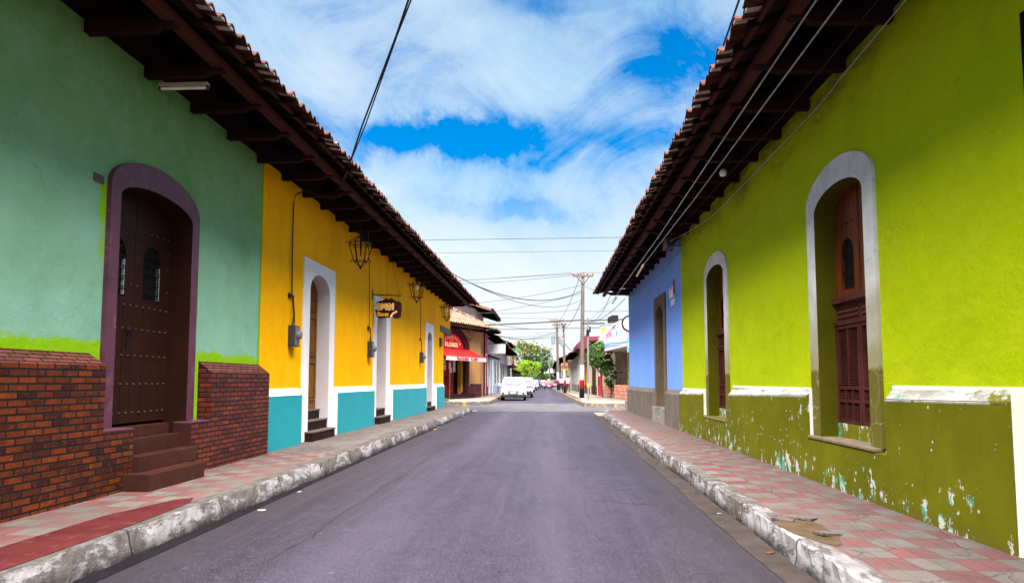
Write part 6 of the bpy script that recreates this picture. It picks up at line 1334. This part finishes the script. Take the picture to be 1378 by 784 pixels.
tree('flame_tree', 'large dark green tree topped with orange yellow blossom at the left end of the street', -4.3, 128, 5.9, 4.6, 4.0, 2.6, ['leaf_dark'], 60, .24, 11, .3, 60, .30)
tree('dark_tree', 'dark bluish green tree edge right of the orange blossom tree', -.8 - .6, 160, 5.3, 2.3, 2.3, 2.6, ['leaf_dark'], 26, .26, 12, .25, 60)
tree('lime_tree', 'bright lime green rounded tree over the parked left row', -2.9, 106, 3.25, 2.15, 1.9, 1.25, ['leaf_lime'], 46, .13, 13, .14, 70)
tree('yellow_lime_tree', 'small yellowish tree at the left edge of the bright lime tree', -4.4, 104, 2.6, .9, .9, .9, ['leaf_lime'], 18, .11, 14, .08, 50)
tree('far_tree', 'pale green bushy tree closing the far street on the left of the banner', -1.3, 175, 3.3, 2.5, 2, 1.9, ['leaf_mid'], 26, .22, 15, .2, 60)
tree('far_tree', 'green tree rising above the far white street banner', 1.5, 205, 5.4, 2.7, 2.5, 2.3, ['leaf_mid'], 30, .25, 16, .25, 60)
tree('far_tree', 'dark green tree below the far white street banner', 2.2, 185, 2.6, 2.6, 2.4, 1.9, ['leaf_dark'], 30, .24, 17, .2, 60)
tree('far_tree', 'distant green tree mass behind the end of the street', -3.5, 230, 4, 5, 3, 3, ['leaf_mid'], 40, .4, 18, .3, 50)
# bush growing up from the cafe planter
tree('bush', 'leafy green bush spilling over the brick planter beside the metal pole', 3.95, 49.0, 3.1, .95, .9, 1.05, ['leaf_mid'], 40, .10, 19, .06, 60, base=.3)
tree('bush', 'dry brownish stems of a shrub standing in the brick planter below the leafy bush', 4.45, 48.2, 1.75, .35, .4, .85, ['leaf_dark'], 18, .08, 20, .05, 50, base=.3)
pt = thing('palm_tree', 'slender palm with drooping fronds beside the orange blossom tree', 'tree', (-5.6, 108, 0))
b = MB(); b.tube([(-5.6, 108, 0), (-5.5, 108, 3.2), (-5.45, 108, 6.2)], .17, 8, r1=.12); b.build('trunk', M['bark'], pt)
rp_ = random.Random(3)
for k in range(11):
    a = 2 * math.pi * k / 11 + rp_.uniform(-.2, .2); d = Vector((math.cos(a), math.sin(a), 0)); L_ = rp_.uniform(1.5, 2.0); b = MB(); base = Vector((-5.45, 108, 6.2)); up_ = rp_.uniform(.5, 1.25)
    path = [base + d * L_ * s + Vector((0, 0, up_ * math.sin(s * 2.2) - 1.25 * s * s)) for s in [i / 9 for i in range(10)]]; b.tube(path, .03, 4, r1=.01)
    for i in range(1, 9):
        for s in (-1, 1):
            side = Vector((-d.y, d.x, 0)) * s
            for q in range(2):
                p = path[i].lerp(path[i + 1], q / 2); tip = p + side * .42 * math.sin(math.pi * (.15 + .8 * i / 10)) + d * .12 - Vector((0, 0, .30)); b.add([p, p + d * .07, tip], [(0, 1, 2)])
    b.build('frond', M['leaf_mid'], pt)

# ------------------------------------------------------------------ litter along the gutters
def scrap(x, y, z, s, mat_, label, rz=0.0):
    r = random.Random(int(x * 100 + y * 10)); b = MB(); n = 6
    ring = [(s * r.uniform(.6, 1.1) * math.cos(2 * math.pi * k / n), s * .5 * r.uniform(.6, 1.1) * math.sin(2 * math.pi * k / n), r.uniform(.003, s * .22)) for k in range(n)]
    b.add(ring + [(0, 0, s * .25)] + [(a, b_, 0) for a, b_, c in ring], [(k, (k + 1) % n, n) for k in range(n)] + [(k, (k + 1) % n, n + 1 + (k + 1) % n, n + 1 + k) for k in range(n)])
    o = b.build('litter', M[mat_], world=False); o.location = (x, y, z); o.rotation_euler = (0, 0, rz); return tag(o, label, 'litter', 'scraps of litter in the gutters', 'thing')
scrap(-3.08, 7.35, .003, .06, 'litter_w', 'crumpled white paper against the left kerb opposite the brown steps', .6)
scrap(-3.12, 8.6, .003, .045, 'litter_w', 'small pale scrap by the left kerb beside the dark gutter', 1.2)
scrap(-3.25, 20.5, .004, .10, 'litter_b', 'blue scrap in the left gutter near the second yellow house door', .3); scrap(-3.2, 19.6, .004, .08, 'litter_y', 'yellow scrap in the left gutter near the second yellow house door', .9)
scrap(-3.3, 27, .004, .12, 'litter_b', 'blue litter by the far end of the left kerb', .2); scrap(-3.3, 31.5, .004, .15, 'litter_w', 'white litter at the rounded left kerb corner', .5)
scrap(1.80, 5.75, .01, .05, 'litter_r', 'rusty leaf scrap in the right gutter near the camera', .4)
for i in range(7): scrap(1.80 + .02 * i, 7.4 + 2.2 * i, .01, .035 + .008 * (i % 3), ('litter_w', 'litter_b', 'litter_r')[i % 3], ['white scrap in the right gutter by the broken pavement', 'blue scrap in the right gutter just past the broken pavement', 'rust brown scrap in the right gutter beside the big window', 'white scrap in the right gutter between the two lime windows', 'blue scrap in the right gutter opposite the small window', 'rust brown scrap in the right gutter where the walls turn blue', 'white scrap in the right gutter by the blue house doorway'][i], .5 * i)
for i, (x, y, a) in enumerate(((2.18, 5.55, .3), (2.02, 6.1, -.4), (2.25, 6.15, .9))):
    b = MB(); b.box(-.09, .09, -.06, .06, 0, .022); o = b.build('broken_tile', M['tile_r'], world=False, bevel=.004); o.location = (x, y, .203); o.rotation_euler = (R(4 * i - 3), R(5), a); tag(o, ['loose broken tile nearest the camera on the right pavement hole', 'loose broken tile at the kerb edge of the right pavement hole', 'loose broken tile at the far side of the right pavement hole'][i], 'tile', 'loose tiles by the pavement hole')
